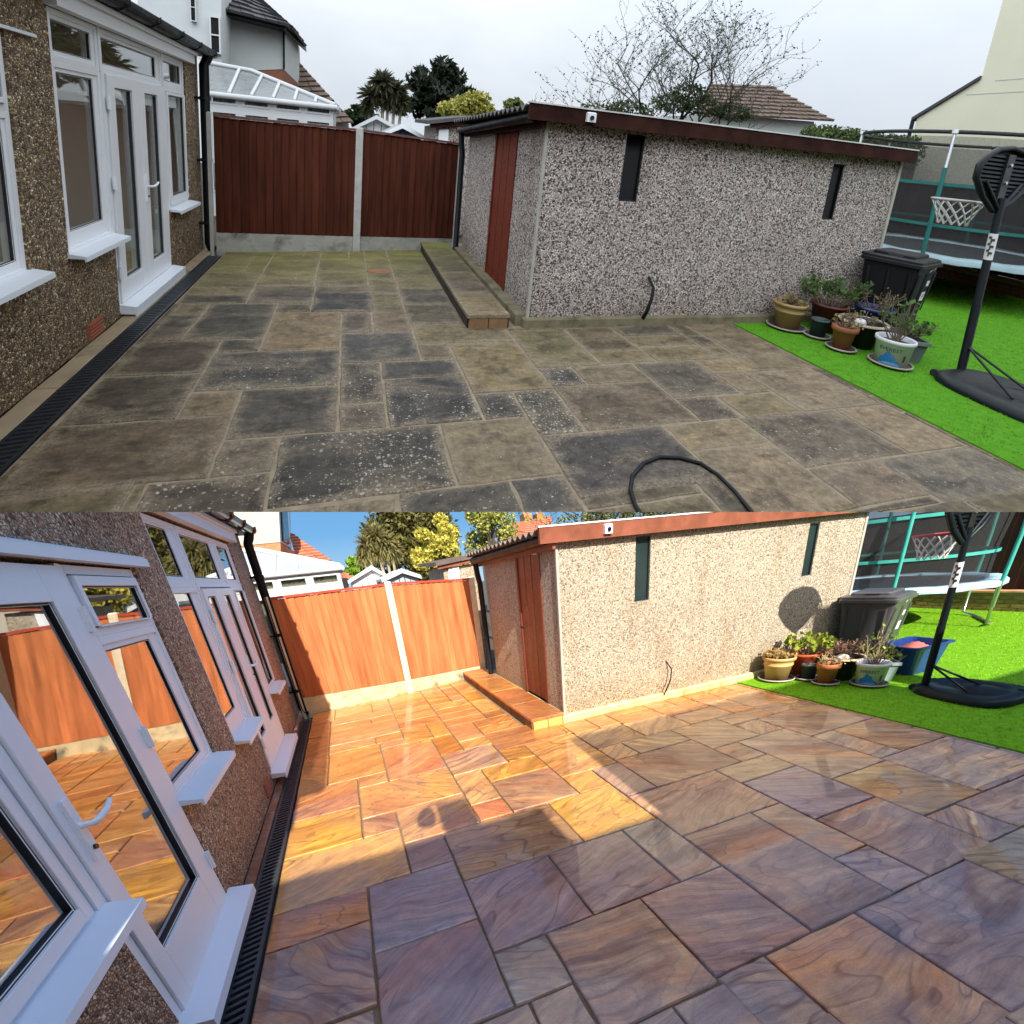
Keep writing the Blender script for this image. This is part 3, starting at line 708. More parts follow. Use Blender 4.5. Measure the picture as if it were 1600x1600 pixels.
# ------------------------------------------------------------------ fence
def make_fence(P, M, pts, tops, gtops, label, groupw, rng):
    """concrete posts at pts, gravel boards between, featheredge boards above"""
    t = thing(P, 'garden_fence', label, 'fence', (*pts[0], 0))
    for k, (p, zt) in enumerate(zip(pts, tops)):
        w = .045 if k else .02
        mb = MB(P).bbox(p[0]-w, p[0]+w, p[1]-w, p[1]+w, -.05, zt+.05, .015); mb.build('post', M['post'], t)
    for k in range(len(pts)-1):
        a, b = np.array(pts[k]), np.array(pts[k+1]); d = b-a; ln = np.linalg.norm(d); u = d/ln; nrm = np.array([u[1], -u[0]])
        za, zb, ga, gb = tops[k], tops[k+1], gtops[k], gtops[k+1]
        A = a+u*.045; B = b-u*.045
        q = lambda s_, off, z: (*(A+(B-A)*s_+nrm*off), z)
        g = MB(P)
        g.add([q(0, .02, -.05), q(1, .02, -.05), q(1, .02, gb), q(0, .02, ga), q(0, -.03, -.05), q(1, -.03, -.05), q(1, -.03, gb), q(0, -.03, ga)],
              [(0, 1, 2, 3), (5, 4, 7, 6), (3, 2, 6, 7), (0, 3, 7, 4), (1, 5, 6, 2)])
        g.build('gravel_board', M['gravel_board'], t)
        n = max(6, int(round((ln-.09)/.088)))
        for i in range(n):
            s0, s1 = i/n+.0018/ln, (i+1)/n-.0018/ln
            zt0, zt1 = za+(zb-za)*s0-rng.uniform(0, .006), za+(zb-za)*s1-rng.uniform(0, .006)
            z0, z1 = ga+(gb-ga)*s0+.004, ga+(gb-ga)*s1+.004
            o0, o1 = .010+rng.uniform(0, .003), .019+rng.uniform(0, .003)
            mb = MB(P)
            mb.add([q(s0, o0-.004, z0), q(s1, o1+.002, z1), q(s1, o1+.002, zt1), q(s0, o0-.004, zt0), q(s0, -.01, z0), q(s1, -.01, z1), q(s1, -.01, zt1), q(s0, -.01, zt0)],
                   [(0, 1, 2, 3), (5, 4, 7, 6), (3, 2, 6, 7), (0, 3, 7, 4), (1, 5, 6, 2), (4, 5, 1, 0)])
            mb.build('fence_board', M['fence'], t)
        MB(P).add([q(0, -.011, ga), q(1, -.011, gb), q(1, -.011, zb-.01), q(0, -.011, za-.01), q(0, -.02, ga), q(1, -.02, gb), q(1, -.02, zb-.01), q(0, -.02, za-.01)], [(0, 1, 2, 3), (5, 4, 7, 6), (3, 2, 6, 7), (0, 3, 7, 4), (1, 5, 6, 2)]).build('backing', M['fence'], t)  # added sheet that stops light through the seams so they look dark
        c = MB(P)
        c.add([q(0, .035, za), q(1, .035, zb), q(1, .035, zb+.03), q(0, .035, za+.03), q(0, -.03, za), q(1, -.03, zb), q(1, -.03, zb+.03), q(0, -.03, za+.03)],
              [(0, 1, 2, 3), (5, 4, 7, 6), (3, 2, 6, 7), (0, 3, 7, 4), (1, 5, 6, 2), (4, 5, 1, 0)])
        c.build('capping_rail', M['fence_cap'], t)
    return t

# ------------------------------------------------------------------ garage
def make_garage(P, M, C):
    gx, gy, x1, ye = C['gx'], C['gy'], C['x1'], C['ye']; zb = C['base']; zt = C['top']
    t = thing(P, 'garage', C['label'], 'garage', (gx, gy, 0))
    # front long wall (faces the viewer) with slit windows, end wall with the door
    mb = MB(P)
    def wallx(holes, xa, xb, Y, th):
        xs = sorted({xa, xb, *[h[0] for h in holes], *[h[1] for h in holes]}); zs = sorted({zb, zt, *[h[2] for h in holes], *[h[3] for h in holes]})
        for i in range(len(xs)-1):
            for j in range(len(zs)-1):
                cx, cz = (xs[i]+xs[i+1])/2, (zs[j]+zs[j+1])/2
                if any(h[0] < cx < h[1] and h[2] < cz < h[3] for h in holes): continue
                mb.poly([(xs[i], Y, zs[j]), (xs[i+1], Y, zs[j]), (xs[i+1], Y, zs[j+1]), (xs[i], Y, zs[j+1])])
        for a, b, c, d in holes:
            mb.poly([(a, Y, c), (b, Y, c), (b, Y+th, c), (a, Y+th, c)]); mb.poly([(a, Y, d), (a, Y+th, d), (b, Y+th, d), (b, Y, d)])
            mb.poly([(a, Y, c), (a, Y+th, c), (a, Y+th, d), (a, Y, d)]); mb.poly([(b, Y, c), (b, Y, d), (b, Y+th, d), (b, Y+th, c)])
    wallx(C['slits'], gx, x1, gy, .08)
    d0, d1, dz0, dz1 = C['door']
    zt2 = C['top_far']
    ztop = lambda y: zt+(zt2-zt)*(y-gy)/(ye-gy)
    for a, b in ((gy, d0), (d1, ye)): mb.poly([(gx, b, zb), (gx, a, zb), (gx, a, ztop(a)), (gx, b, ztop(b))])
    mb.poly([(gx, d1, dz1), (gx, d0, dz1), (gx, d0, ztop(d0)), (gx, d1, ztop(d1))])
    mb.poly([(x1, gy, zb), (x1, ye, zb), (x1, ye, zt2), (x1, gy, zt)]); mb.poly([(gx, ye, zb), (x1, ye, zb), (x1, ye, zt2), (gx, ye, zt2)])
    mb.build('wall', M['garage'], t)
    for Xc in (gx, x1): MB(P).box(Xc-.008 if Xc == gx else Xc-.03, Xc+.016 if Xc == gx else Xc+.008, gy-.010, gy+.02, zb, zt).build('corner_strip', M['corner'], t)
    # plinth and kerb by the door
    MB(P).bbox(gx-.04, x1, gy-.05, gy+.03, -.05, zb, .015).bbox(gx-.10, gx+.02, gy+.03, ye+.1, -.05, zb+.02, .012).build('plinth', M['plinth'], t)
    # verge board along the front
    fz0, fz1 = C['fascia']
    MB(P).bbox(gx-.2, x1+.05, gy-.10, gy-.065, fz0, fz1, .004).build('verge_board', M['garage_wood'], t)
    MB(P).box(gx-.21, x1+.06, gy-.108, gy-.05, fz1, fz1+.012).build('verge_trim', M['white'] if P.key == 'L' else plain(P, 'roof_trim', (.62, .62, .60), .5, .3, 6), t)
    lx = C['lamp']; lm = MB(P).bbox(lx-.04, lx+.04, gy-.135, gy-.10, fz0+.03, fz1-.02, .008).tube([(lx, gy-.135, (fz0+fz1)/2), (lx, gy-.15, (fz0+fz1)/2)], .018, 10, 1)
    lm.build('sensor_unit', [M['white'], M['black']], t)
    # corrugated sheet roof
    rf = MB(P); ny = int((ye-gy+.3)/.018); prof = []
    for k in range(ny+1):
        y = gy-.05+(ye+.12-gy+.05)*k/ny; z = fz1-.03+(C['roof_far']-fz1+.03)*(y-gy+.05)/(ye-gy+.17)+.02*math.sin(2*math.pi*y/.145)
        prof.append((y, z))
    v = [(x, y, z+dz) for dz in (0, -.012) for x in (gx-.22, x1+.08) for y, z in prof]; n = ny+1
    f = [(i, i+1, n+i+1, n+i) for i in range(ny)]+[(2*n+i, 3*n+i, 3*n+i+1, 2*n+i+1) for i in range(ny)]+[(i, 2*n+i, 2*n+i+1, i+1) for i in range(ny)]+[(n+i, n+i+1, 3*n+i+1, 3*n+i) for i in range(ny)]
    f += [(0, n, 3*n, 2*n), (n-1, 3*n-1, 4*n-1, 2*n-1)]
    rf.add(v, f); rf.build('roof_sheet', M['roof_sheet'], t)
    zz0, zz1 = ztop(gy), ztop(ye)
    # eaves board and gutter over the door end
    e = MB(P).add([(gx-.06, gy-.06, zz0-.10), (gx-.03, gy-.06, zz0-.10), (gx-.03, gy-.06, zz0+.05), (gx-.06, gy-.06, zz0+.05), (gx-.06, ye+.1, zz1-.08), (gx-.03, ye+.1, zz1-.08), (gx-.03, ye+.1, zz1+.06), (gx-.06, ye+.1, zz1+.06)],
                  [(0, 1, 2, 3), (4, 7, 6, 5), (0, 3, 7, 4), (1, 5, 6, 2), (3, 2, 6, 7), (0, 4, 5, 1)]); e.build('eaves_board', M['garage_wood'], t)
    g = MB(P).tube([(gx-.12, gy-.02, zz0-.01), (gx-.12, ye+.1, zz1+.0)], .05, 10); gut = g.build('gutter', M['black'], t)
    p = MB(P).tube([(gx-.12, ye+.02, zz1), (gx-.10, ye+.04, zz1-.18), (gx-.08, ye+.04, zz1-.3), (gx-.08, ye+.04, .1), (gx-.14, ye, .03)], .04, 10)
    p.build('downpipe', M['black'], t)
    # door of upright planks
    n = 6
    dr = MB(P); frame = [(d0, d0+.045), (d1-.045, d1)]
    for a, b in frame: dr.box(gx-.012, gx+.04, a, b, dz0, dz1)
    dr.box(gx-.012, gx+.04, d0+.045, d1-.045, dz1-.045, dz1)
    do = dr.build('door', M['door_wood'], t)
    w = (d1-d0-.09)/n
    for k in range(n):
        a = d0+.045+k*w
        sub(MB(P).bbox(gx+.003, gx+.03, a+.003, a+w-.003, dz0+.01, dz1-.05, .004), 'plank', M['door_wood'], do) if False else sub(MB(P).box(gx+.0+.003*(k % 2), gx+.03, a+.003, a+w-.003, dz0+.01, dz1-.048), 'plank', M['door_wood'], do)
    sub(MB(P).tube([(gx-.02, d1-.10, (dz0+dz1)/2), (gx-.05, d1-.10, (dz0+dz1)/2), (gx-.05, d1-.2, (dz0+dz1)/2)], .009, 8), 'handle', M['black'], do)
    for (a, b, c, d) in C['slits']:
        fr = MB(P)
        for q in ((a, a+.014, c, d), (b-.014, b, c, d), (a+.014, b-.014, c, c+.014), (a+.014, b-.014, d-.014, d)): fr.box(q[0], q[1], gy+.01, gy+.05, q[2], q[3])
        f_ = fr.build('window', M['black'] if P.key == 'U' else M['dark_pane'], t)
        sub(MB(P).box(a+.014, b-.014, gy+.03, gy+.038, c+.014, d-.014), 'pane', M['dark_pane'], f_)
    return t

def make_step(P, M, x0, x1, y0, y1, h, label, cols, rng):
    t = thing(P, 'garage_step', label, 'step', (x0, y0, 0))
    MB(P).box(x0+.03, x1-.002, y0+.03, y1, -.03, h-.03).build('core', plain(P, 'step_core', (.05, .045, .035) if P.key == 'U' else (.30, .17, .06), .9, .4, 8), t)
    n = len(cols); ys = [y0+(y1-y0)*(k/n)**1.1 for k in range(n+1)]
    for k in range(n):
        mb = slab_mesh(P, [x0, x1, ys[k], ys[k+1]], .008, h, rng, th=.032, jit=.001)
        o = mb.build('paving_slab', M['stone'], t)
        if o: o.color = cols[k]
    w = (x1-x0-.04)/2
    for k in range(2):
        MB(P).bbox(x0+.02+k*w+.004, x0+.02+(k+1)*w-.004, y0+.008, y0+.03, -.01, h-.034, .002).build('brick', plain(P, 'step_brick', (.24, .13, .06) if P.key == 'U' else (.62, .40, .12), .85, .3), t)
    k = 0; y = y0+.035
    while y < y1-.05:
        MB(P).box(x0+.012, x0+.03, y, min(y+.22, y1)-.006, -.01, h-.034).build('brick', plain(P, 'shaded_riser_brick', (.035, .025, .018) if P.key == 'U' else (.20, .10, .035), .9, .35, each=.2), t); y += .22  # side bricks darker than the front: shade put into their colour
    return t

# ------------------------------------------------------------------ plants and trees
def leaf_quads(mb, c, n, size, rng, spread, up=.3, long=1.0, flat=None):
    """n leaf faces in an ellipsoid"""
    c = np.asarray(c, float); spread = np.asarray(spread, float)
    d = rng.normal(size=(n, 3)); d /= np.linalg.norm(d, axis=1)[:, None]
    r = rng.uniform(.25, 1, n)**.5
    ctr = c + d*r[:, None]*spread
    ax = rng.normal(size=(n, 3))*.9+d*.8+np.array([0, 0, up]); ax /= np.linalg.norm(ax, axis=1)[:, None]
    bx = np.cross(ax, rng.normal(size=(n, 3))); bx /= np.linalg.norm(bx, axis=1)[:, None]+1e-9
    s_ = size*rng.uniform(.6, 1.4, n)
    L_ = (s_*long)[:, None]*ax; w = (s_*.42)[:, None]*bx
    for i in range(n):
        p = ctr[i]
        mb.add([p-L_[i]*.5, p+w[i]-L_[i]*.05, p+L_[i]*.5, p-w[i]-L_[i]*.05], [(0, 1, 2, 3)])
    return mb
def clump_tree(P, M, name, label, cat, base, crown, foliage, n, size, rng, group=None, clumps=26, trunk=.06, long=1.2, shape=None, bark='bark', cl=(.22, .42)):
    """trunk and limbs, crown of leaf clumps; crown = (centre, radii)"""
    t = thing(P, name, label, cat, base, group)
    c, r = np.asarray(crown[0], float), np.asarray(crown[1], float)
    tr = MB(P); b = np.asarray(base, float)
    top = np.array([c[0], c[1], c[2]-.2*r[2]])
    tr.tube([b, b*.5+top*.5+rng.normal(size=3)*.03, top], [trunk, trunk*.8, trunk*.45], 8)
    lf = MB(P)
    for k in range(clumps):
        d = rng.normal(size=3); d /= np.linalg.norm(d)
        q = c + d*r*rng.uniform(.35, .95)
        if shape: q = shape(q, c, r, rng)
        tr.tube([top*.6+b*.4, (top+q)/2+rng.normal(size=3)*.04, q], [trunk*.3, trunk*.2, trunk*.08], 4)
        leaf_quads(lf, q, n//clumps, size, rng, r*rng.uniform(*cl), long=long)
    tr.build('trunk', M[bark], t); lf.build('crown', foliage, t); return t

def spiky_palm(P, M, label, base, heads, foliage, rng, hang=.5):
    """cordyline: several pale stems, each with a head of sword leaves and a skirt of dead ones"""
    t = thing(P, 'cordyline_tree', label, 'tree', base)
    tr = MB(P); lf = MB(P); b = np.asarray(base, float)
    for k, (hx, hy, hz, R) in enumerate(heads):
        h = np.array([hx, hy, hz]); m = b*.45+h*.55+np.array([(hx-b[0])*.15, 0, -.12])
        tr.tube([b+rng.normal(size=3)*.04*[1, 1, 0], b*.75+m*.25, m, h], [.055, .05, .04, .03], 7)
        for i in range(150):
            th = rng.uniform(0, 2*math.pi); el = rng.uniform(-1.2, 1.4)
            d = np.array([math.cos(th)*math.cos(el), math.sin(th)*math.cos(el), math.sin(el)])
            ln = R*rng.uniform(.7, 1.1); sd_ = np.cross(d, [0, 0, 1.0]); sd_ /= np.linalg.norm(sd_)+1e-6
            w = .022*sd_*R/.3; mid = h+d*ln*.55; tip = h+d*ln-np.array([0, 0, .22*ln*(1 if el > -.3 else 1.6)])
            lf.add([h-w*.5, h+w*.5, mid+w, tip, mid-w], [(0, 1, 2, 3, 4)])
    tr.build('trunk', M['pale_bark'], t); lf.build('crown', foliage, t); return t

def bare_tree(P, M, label, base, height, width, foliage, ivy, rng, lean=0.0):
    t = thing(P, 'bare_tree', label, 'tree', base)
    tr = MB(P); bud = MB(P); b = np.asarray(base, float); tips = []
    def grow(p, d, ln, r, lev):
        pts = [p]; q = p.copy(); dd = d.copy()
        for k in range(4):
            dd = dd+rng.normal(size=3)*.13+np.array([0, 0, .05]); dd /= np.linalg.norm(dd); q = q+dd*ln/4; pts.append(q.copy())
        tr.tube(pts, [r, r*.88, r*.76, r*.64, r*.52], 6 if lev < 2 else 3, caps=False)
        if lev >= 2:
            for z in pts[1:]:
                if rng.random() < .7: leaf_quads(bud, z, 1, .036, rng, (.04, .04, .04))
        if lev < 6:
            for k in range(4 if lev < 2 else 3 if lev < 3 else 2):
                side = rng.normal(size=3); side[2] = abs(side[2])*.25; side /= np.linalg.norm(side)
                nd = dd*.62+side*.8*np.array([width, 1, 1]); nd /= np.linalg.norm(nd)
                st = pts[4] if k == 0 else pts[1+k % 4]
                grow(st.copy(), nd, ln*rng.uniform(.62, .82), max(.0036, r*.56), lev+1)
    d0 = np.array([lean, 0, 1.0])
    grow(b, d0/np.linalg.norm(d0), height*.36, .055, 0)
    for sx, sz in ((.6, .7), (-.6, .7), (.95, .35), (-.95, .4)): grow(b+[sx*.05, 0, height*.12], np.array([sx, .1, sz]), height*.33, .036, 1)
    tr.build('trunk', M['dark_bark'], t); bud.build('crown', foliage, t)
    if ivy:
        iv = MB(P)
        for c, r, n in ivy: leaf_quads(iv, c, n, .05, rng, r)
        iv.build('ivy', foliage, t, kind='stuff')
    return t

def stick_plant(P, name, label, c, z, n, h, spread, mat, leaf, nl, size, rng, group='plants growing in the pots'):
    t = thing(P, name, label, 'plant', (c[0], c[1], z), group)
    st = MB(P); lf = MB(P)
    for k in range(n):
        a = rng.uniform(0, 2*math.pi); r0 = spread*.45*rng.random(); lean = spread*rng.uniform(.2, 1.0); hh = h*rng.uniform(.55, 1.0)
        p0 = np.array([c[0]+r0*math.cos(a), c[1]+r0*math.sin(a), z]); p2 = p0+np.array([lean*math.cos(a), lean*math.sin(a), hh])
        p1 = (p0+p2)/2+rng.normal(size=3)*.025; st.tube([p0, p1, p2], [.0055, .0045, .003], 5)
        if rng.random() < .6: st.tube([p1, p1+np.array([rng.normal()*.06, rng.normal()*.06, hh*.3])], [.004, .002], 4)
        if nl: leaf_quads(lf, p1*.35+p2*.65, nl, size, rng, (.045, .045, hh*.33))
    st.build('stem', mat, t)
    if nl: lf.build('leaves', leaf, t, kind='stuff')
    return t

# ------------------------------------------------------------------ pots
def pot(P, mat, soil, name, label, c, rt, rb, h, z=0.02, rim=.03, rimw=.012, group='pots and planters standing on the artificial lawn', k=28, inner=None, band=None):
    t = thing(P, name, label, 'pot', (c[0], c[1], z), group)
    rt, rb = rt/1.12, rb/1.12
    f = lambda q: rb+(rt-rb)*q/h
    pr = [(0.0, 0.0), (rb, 0.0), (f(h-rim)-.001, h-rim), (rt+rimw, h-rim+.004), (rt+rimw, h-.006), (rt+rimw*.5, h), (rt-.006, h), (rt-.012, h-.01), (f(h*.8)-.014, h*.80)]
    if band: pr[2:2] = [(f(h*band)-.0005, h*band), (f(h*band)+.007, h*band+.004), (f(h*band+.02)+.007, h*band+.018), (f(h*band+.022), h*band+.022)]
    MB(P).lathe((c[0], c[1], z), pr, k).build('body', mat, t)
    MB(P).disc((c[0], c[1], z+h*.82), rt-.016, 20).build('soil', soil, t); return t
def saucer(P, M, label, c, r, z=.008, col=None):
    r = r/1.12
    mb = MB(P).lathe((c[0], c[1], z), [(0, 0), (r*.82, 0), (r, .022), (r-.004, .024), (r*.80, .010), (0, .010)], 30)
    mb.tube([(c[0]+r*math.cos(a), c[1]+r*math.sin(a), z+.026) for a in np.linspace(0, 2*math.pi, 33)], .009, 6, 1, caps=False)  # paler rim: the sheen along the edge is put into the colour
    o = mb.build('plant_saucer', [col or M['saucer'], M['saucer_rim_sheen']], org=(c[0], c[1], z))
    return tag(o, label, 'saucer', 'saucers under the pots')

# ------------------------------------------------------------------ wheeled bin, hoop, trampoline
def text_mesh(P, parent, name, body, mat, at, ex, ez, size):
    """flat lettering laid in the plane spanned by ex, ez at the plan point"""
    cu = bpy.data.curves.new(name, 'FONT'); cu.body = body; cu.size = size; cu.align_x = 'CENTER'; cu.align_y = 'CENTER'; cu.resolution_u = 2
    ob = bpy.data.objects.new(name, cu); COL.objects.link(ob)
    dg = bpy.context.evaluated_depsgraph_get(); me = bpy.data.meshes.new_from_object(ob.evaluated_get(dg))
    vs = [np.array(v.co) for v in me.vertices]; fs = [list(p.vertices) for p in me.polygons]
    bpy.data.objects.remove(ob); bpy.data.curves.remove(cu); bpy.data.meshes.remove(me)
    if callable(ex): pts = [ex(v[0], v[1]) for v in vs]
    else: pts = [np.asarray(at)+v[0]*np.asarray(ex)+v[1]*np.asarray(ez) for v in vs]
    return MB(P).add(pts, fs).build(name, mat, parent)

def make_bin(P, M, label, c, ang, w, d, h, body, rng):
    """two-wheeled refuse bin: tapered ribbed body, overhanging stepped lid, handle, wheels, stickers"""
    ca, sa = math.cos(ang), math.sin(ang); X = np.array([ca, sa, 0]); Y = np.array([-sa, ca, 0]); Z = np.array([0, 0, 1.0])
    C = np.array([c[0], c[1], 0.0]); q = lambda x, y, z: C+X*x+Y*y+Z*z
    t = thing(P, 'wheeled_bin', label, 'bin', tuple(C))
    def ringbox(levels, m=None):
        mb = MB(P); prev = None
        v = []
        for (x0, x1, y0, y1, z) in levels:
            r = .035
            pts = []
            for (cx, cy, a0) in ((x1-r, y0+r, -90), (x1-r, y1-r, 0), (x0+r, y1-r, 90), (x0+r, y0+r, 180)):
                for k in range(4):
                    a = rad(a0+30*k); pts.append(q(cx+r*math.cos(a), cy+r*math.sin(a), z))
            v += pts
        n = 16; f = []
        for i in range(len(levels)-1): f += [(i*n+j, i*n+(j+1) % n, (i+1)*n+(j+1) % n, (i+1)*n+j) for j in range(n)]
        f.append(list(range(n-1, -1, -1))); f.append(list(range((len(levels)-1)*n, len(levels)*n)))
        return mb.add(v, f)
    hw, hd = w/2, d/2
    ringbox([(-hw*.78, hw*.78, -hd*.72, hd*.78, .03), (-hw*.80, hw*.80, -hd*.74, hd*.80, .25), (-hw*.94, hw*.94, -hd*.93, hd*.92, h-.16), (-hw*.96, hw*.96, -hd*.95, hd*.94, h-.11)]).build('body', body, t)
    rb = MB(P)
    for s_ in (-.38, 0.0, .38):     # moulded ribs on the side panels
        rb.add([q(s_*w-.02, -hd*.77, .28), q(s_*w+.02, -hd*.77, .28), q(s_*w+.02, -hd*.96, h-.17), q(s_*w-.02, -hd*.96, h-.17), q(s_*w, -hd*.80, .28), q(s_*w, -hd*.99, h-.17)], [(0, 4, 5, 3), (4, 1, 2, 5), (0, 1, 4), (3, 5, 2)])
        rb.add([q(-hw*.82, s_*d*.9-.02, .28), q(-hw*.82, s_*d*.9+.02, .28), q(-hw*.965, s_*d*.9+.02, h-.17), q(-hw*.965, s_*d*.9-.02, h-.17), q(-hw*.86, s_*d*.9, .28), q(-hw*1.0, s_*d*.9, h-.17)], [(0, 3, 5, 4), (4, 5, 2, 1), (0, 4, 1), (3, 2, 5)])
    rb.build('rib', body, t)
    lid = ringbox([(-hw*1.0, hw*1.0, -hd*1.0, hd*1.0, h-.11), (-hw*1.06, hw*1.05, -hd*1.06, hd*1.02, h-.105), (-hw*1.06, hw*1.05, -hd*1.06, hd*1.02, h-.075), (-hw*1.0, hw*1.0, -hd*1.0, hd*.98, h-.065), (-hw*1.0, hw*1.0, -hd*1.0, hd*.98, h-.045), (-hw*.92, hw*.92, -hd*.9, hd*.86, h-.035)]).build('lid', body, t)
    sub(ringbox([(-hw*.62, hw*.86, -hd*.62, hd*.8, h-.04), (-hw*.62, hw*.86, -hd*.62, hd*.8, h-.012), (-hw*.58, hw*.82, -hd*.58, hd*.76, h)]), 'raised_panel', body, lid)
    sub(MB(P).obox(q(-hw*.62, 0, h-.025), X*.008, Y*hd*.25, Z*.011), 'grip', M['gasket'], lid)
    MB(P).tube([q(-hw*.6, hd*1.0, h-.10), q(-hw*.6, hd*1.12, h-.06), q(hw*.6, hd*1.12, h-.06), q(hw*.6, hd*1.0, h-.10)], .016, 8).build('handle', body, t)
    for s_ in (-1, 1):
        wc = q(s_*hw*.82, hd*.82, .10)
        MB(P).tube([wc-X*.025, wc-X*.022, wc+X*.022, wc+X*.025], [.085, .10, .10, .085], 20).build('wheel', M['black'], t)
    wt = plain(P, 'white_sticker', (.78, .78, .78), .5, .04); dk = plain(P, 'print_dark', (.02, .02, .025), .5, .1)
    # stickers on the face turned to the viewer's right (-y side)
    def face(u, z, off=.004):
        k = (z-.25)/(h-.41); yy = -(hd*.74+(hd*.93-hd*.74)*k)
        return q(u, yy-off, z)
    def plate(u0, u1, z0, z1, m, nm, off=.004): return MB(P).add([face(u0, z0, off), face(u1, z0, off), face(u1, z1, off), face(u0, z1, off)], [(0, 1, 2, 3)]).build(nm, m, t)
    plate(.06, .17, .40, .50, wt, 'number_sticker'); plate(.09, .17, .565, .625, wt, 'label_sticker')
    text_mesh(P, t, 'number', '127', dk, None, lambda x, y: face(.115+x, .455+y, .006), None, .055)
    g = MB(P)
    for k in range(7): g.add([face(.04+.018*k, .72+.006*k, .005), face(.052+.018*k, .72+.006*k, .005), face(.052+.018*k, .74+.004*k, .005), face(.04+.018*k, .74+.004*k, .005)], [(0, 1, 2, 3)])
    g.add([face(.165, .725, .005), face(.195, .75, .005), face(.19, .785, .005), face(.17, .76, .005)], [(0, 1, 2, 3)])
    g.build('council_mark', wt, t)
    return t

def make_hoop(P, M, label, base, half, pole, ptop, board_y, board_c, rimc, rng):
    """portable basketball stand: hollow base, raked pole with two struts, ribbed fan backboard seen from behind, rim and net"""
    t = thing(P, 'basketball_stand', label, 'basketball stand', (base[0], base[1], 0))
    bx, by = base; hx, hy = half
    n = 40; v = []; lev = [(1.0, .0), (1.02, .03), (.98, .062), (.90, .082), (.68, .076), (.62, .062)]
    for s_, z in lev:
        for j in range(n):
            a = 2*math.pi*j/n; ex = 2/3.2
            cx = math.copysign(abs(math.cos(a))**ex, math.cos(a)); cy = math.copysign(abs(math.sin(a))**ex, math.sin(a))
            v.append((bx+hx*s_*cx*(1.0-.12*cy), by+hy*s_*cy, z))
    f = [(i*n+j, i*n+(j+1) % n, (i+1)*n+(j+1) % n, (i+1)*n+j) for i in range(len(lev)-1) for j in range(n)]+[list(range((len(lev)-1)*n, len(lev)*n))]
    mb = MB(P); mb.add(v, f, 0, True); b = mb.build('base', M['dark_metal'], t)
    sub(MB(P).lathe((bx+hx*.1, by-hy*.2, .062), [(0.0, .035), (hx*.26, .03), (hx*.34, .012), (hx*.38, 0)], 24, sy=1.7), 'tank_bulge', M['dark_metal'], b)
    sub(MB(P).tube([(bx+hx*.55, by-hy*.75, .075), (bx+hx*.55, by-hy*.75, .088)], .03, 12), 'filler_cap', M['gasket'], b)
    for s_ in (-.45, .45):
        sub(MB(P).tube([(bx+s_*hx-.02, by+hy*.98, .035), (bx+s_*hx+.02, by+hy*.98, .035)], .035, 12), 'wheel', M['gasket'], b)
    p0, p1 = np.asarray(pole, float), np.asarray(ptop, float); d = p1-p0
    pl = MB(P).tube([p0, p0+d*.42], .032, 14).tube([p0+d*.40, p0+d*.72], .029, 14).tube([p0+d*.70, p1], .026, 14).build('pole', M['dark_metal'], t)
    # white wrap label with a black figure on the middle of the pole
    wt = plain(P, 'white_sticker', (.78, .78, .78), .5, .04); dk = plain(P, 'print_dark', (.02, .02, .025), .5, .1)
    sub(MB(P).tube([p0+d*.665, p0+d*.81], .0305, 14, caps=False), 'label_wrap', wt, pl)
    lb = MB(P); eye = EYE-p0; eye[2] = 0; eye /= np.linalg.norm(eye); sd_ = np.array([-eye[1], eye[0], 0])
    for k in range(9):
        c = p0+d*(.69+.012*k)+eye*.0315+sd_*(.010*math.sin(k*2.1)-.004); lb.obox(c, sd_*(.005+.008*((k*5) % 3)/2), eye*.001, np.array([0, 0, .010]))
    sub(lb, 'label_print', dk, pl)
    for s_ in (-.5, .5):
        MB(P).tube([p0+d*.16, (bx+s_*hx*.75, by-hy*.12, .07)], .010, 8).build('strut', M['dark_metal'], t)
    # backboard, facing away from the viewer
    cx, cy, cz = board_c; W_, H_ = .32, .43
    out = [(-.10, -.06), (-.60, .18), (-1.0, .50), (-1.0, .74), (-.82, .90), (-.5, 1.04), (0, 1.10), (.5, 1.04), (.82, .90), (1.0, .74), (1.0, .50), (.60, .18), (.10, -.06)]
    pts = [(cx+a*W_, cy, cz+b_*H_) for a, b_ in out]
    bb = MB(P).prism(pts, (0, .02, 0)).build('backboard', M['black'], t)
    rim_ = MB(P); loop = [(cx+a*W_, cy-.012, cz+b_*H_) for a, b_ in out]; rim_.tube(loop+[loop[0]], .022, 8); sub(rim_, 'board_frame', M['dark_metal'], bb)
    for k in range(11):
        z = .16+.075*k; hw = min(.93, .35+(z)*1.35) if z < .5 else (.93 if z < .8 else .93-(z-.8)*1.6)
        for s_ in (-1, 1):
            sub(MB(P).box(cx+s_*W_*.14 if s_ > 0 else cx-W_*hw, cx+W_*hw if s_ > 0 else cx-W_*.14, cy-.016, cy-.001, cz+z*H_, cz+z*H_+.016), 'rib', M['dark_metal'], bb)
    sub(MB(P).box(cx-.04, cx+.04, cy-.03, cy-.001, cz-.02, cz+.42), 'spine', M['gasket'], bb)
    for z in (.06, .2, .34): sub(MB(P).tube([(cx, cy-.03, cz+z), (cx, cy-.042, cz+z)], .012, 8), 'bolt', M['steel'], bb)
    for s_ in (-1, 1): MB(P).tube([p1-[0, 0, .10], (cx+s_*.22, cy-.02, cz+.20)], .014, 8).build('bracket', M['dark_metal'], t)
    R = .18; rx, ry, rz = rimc
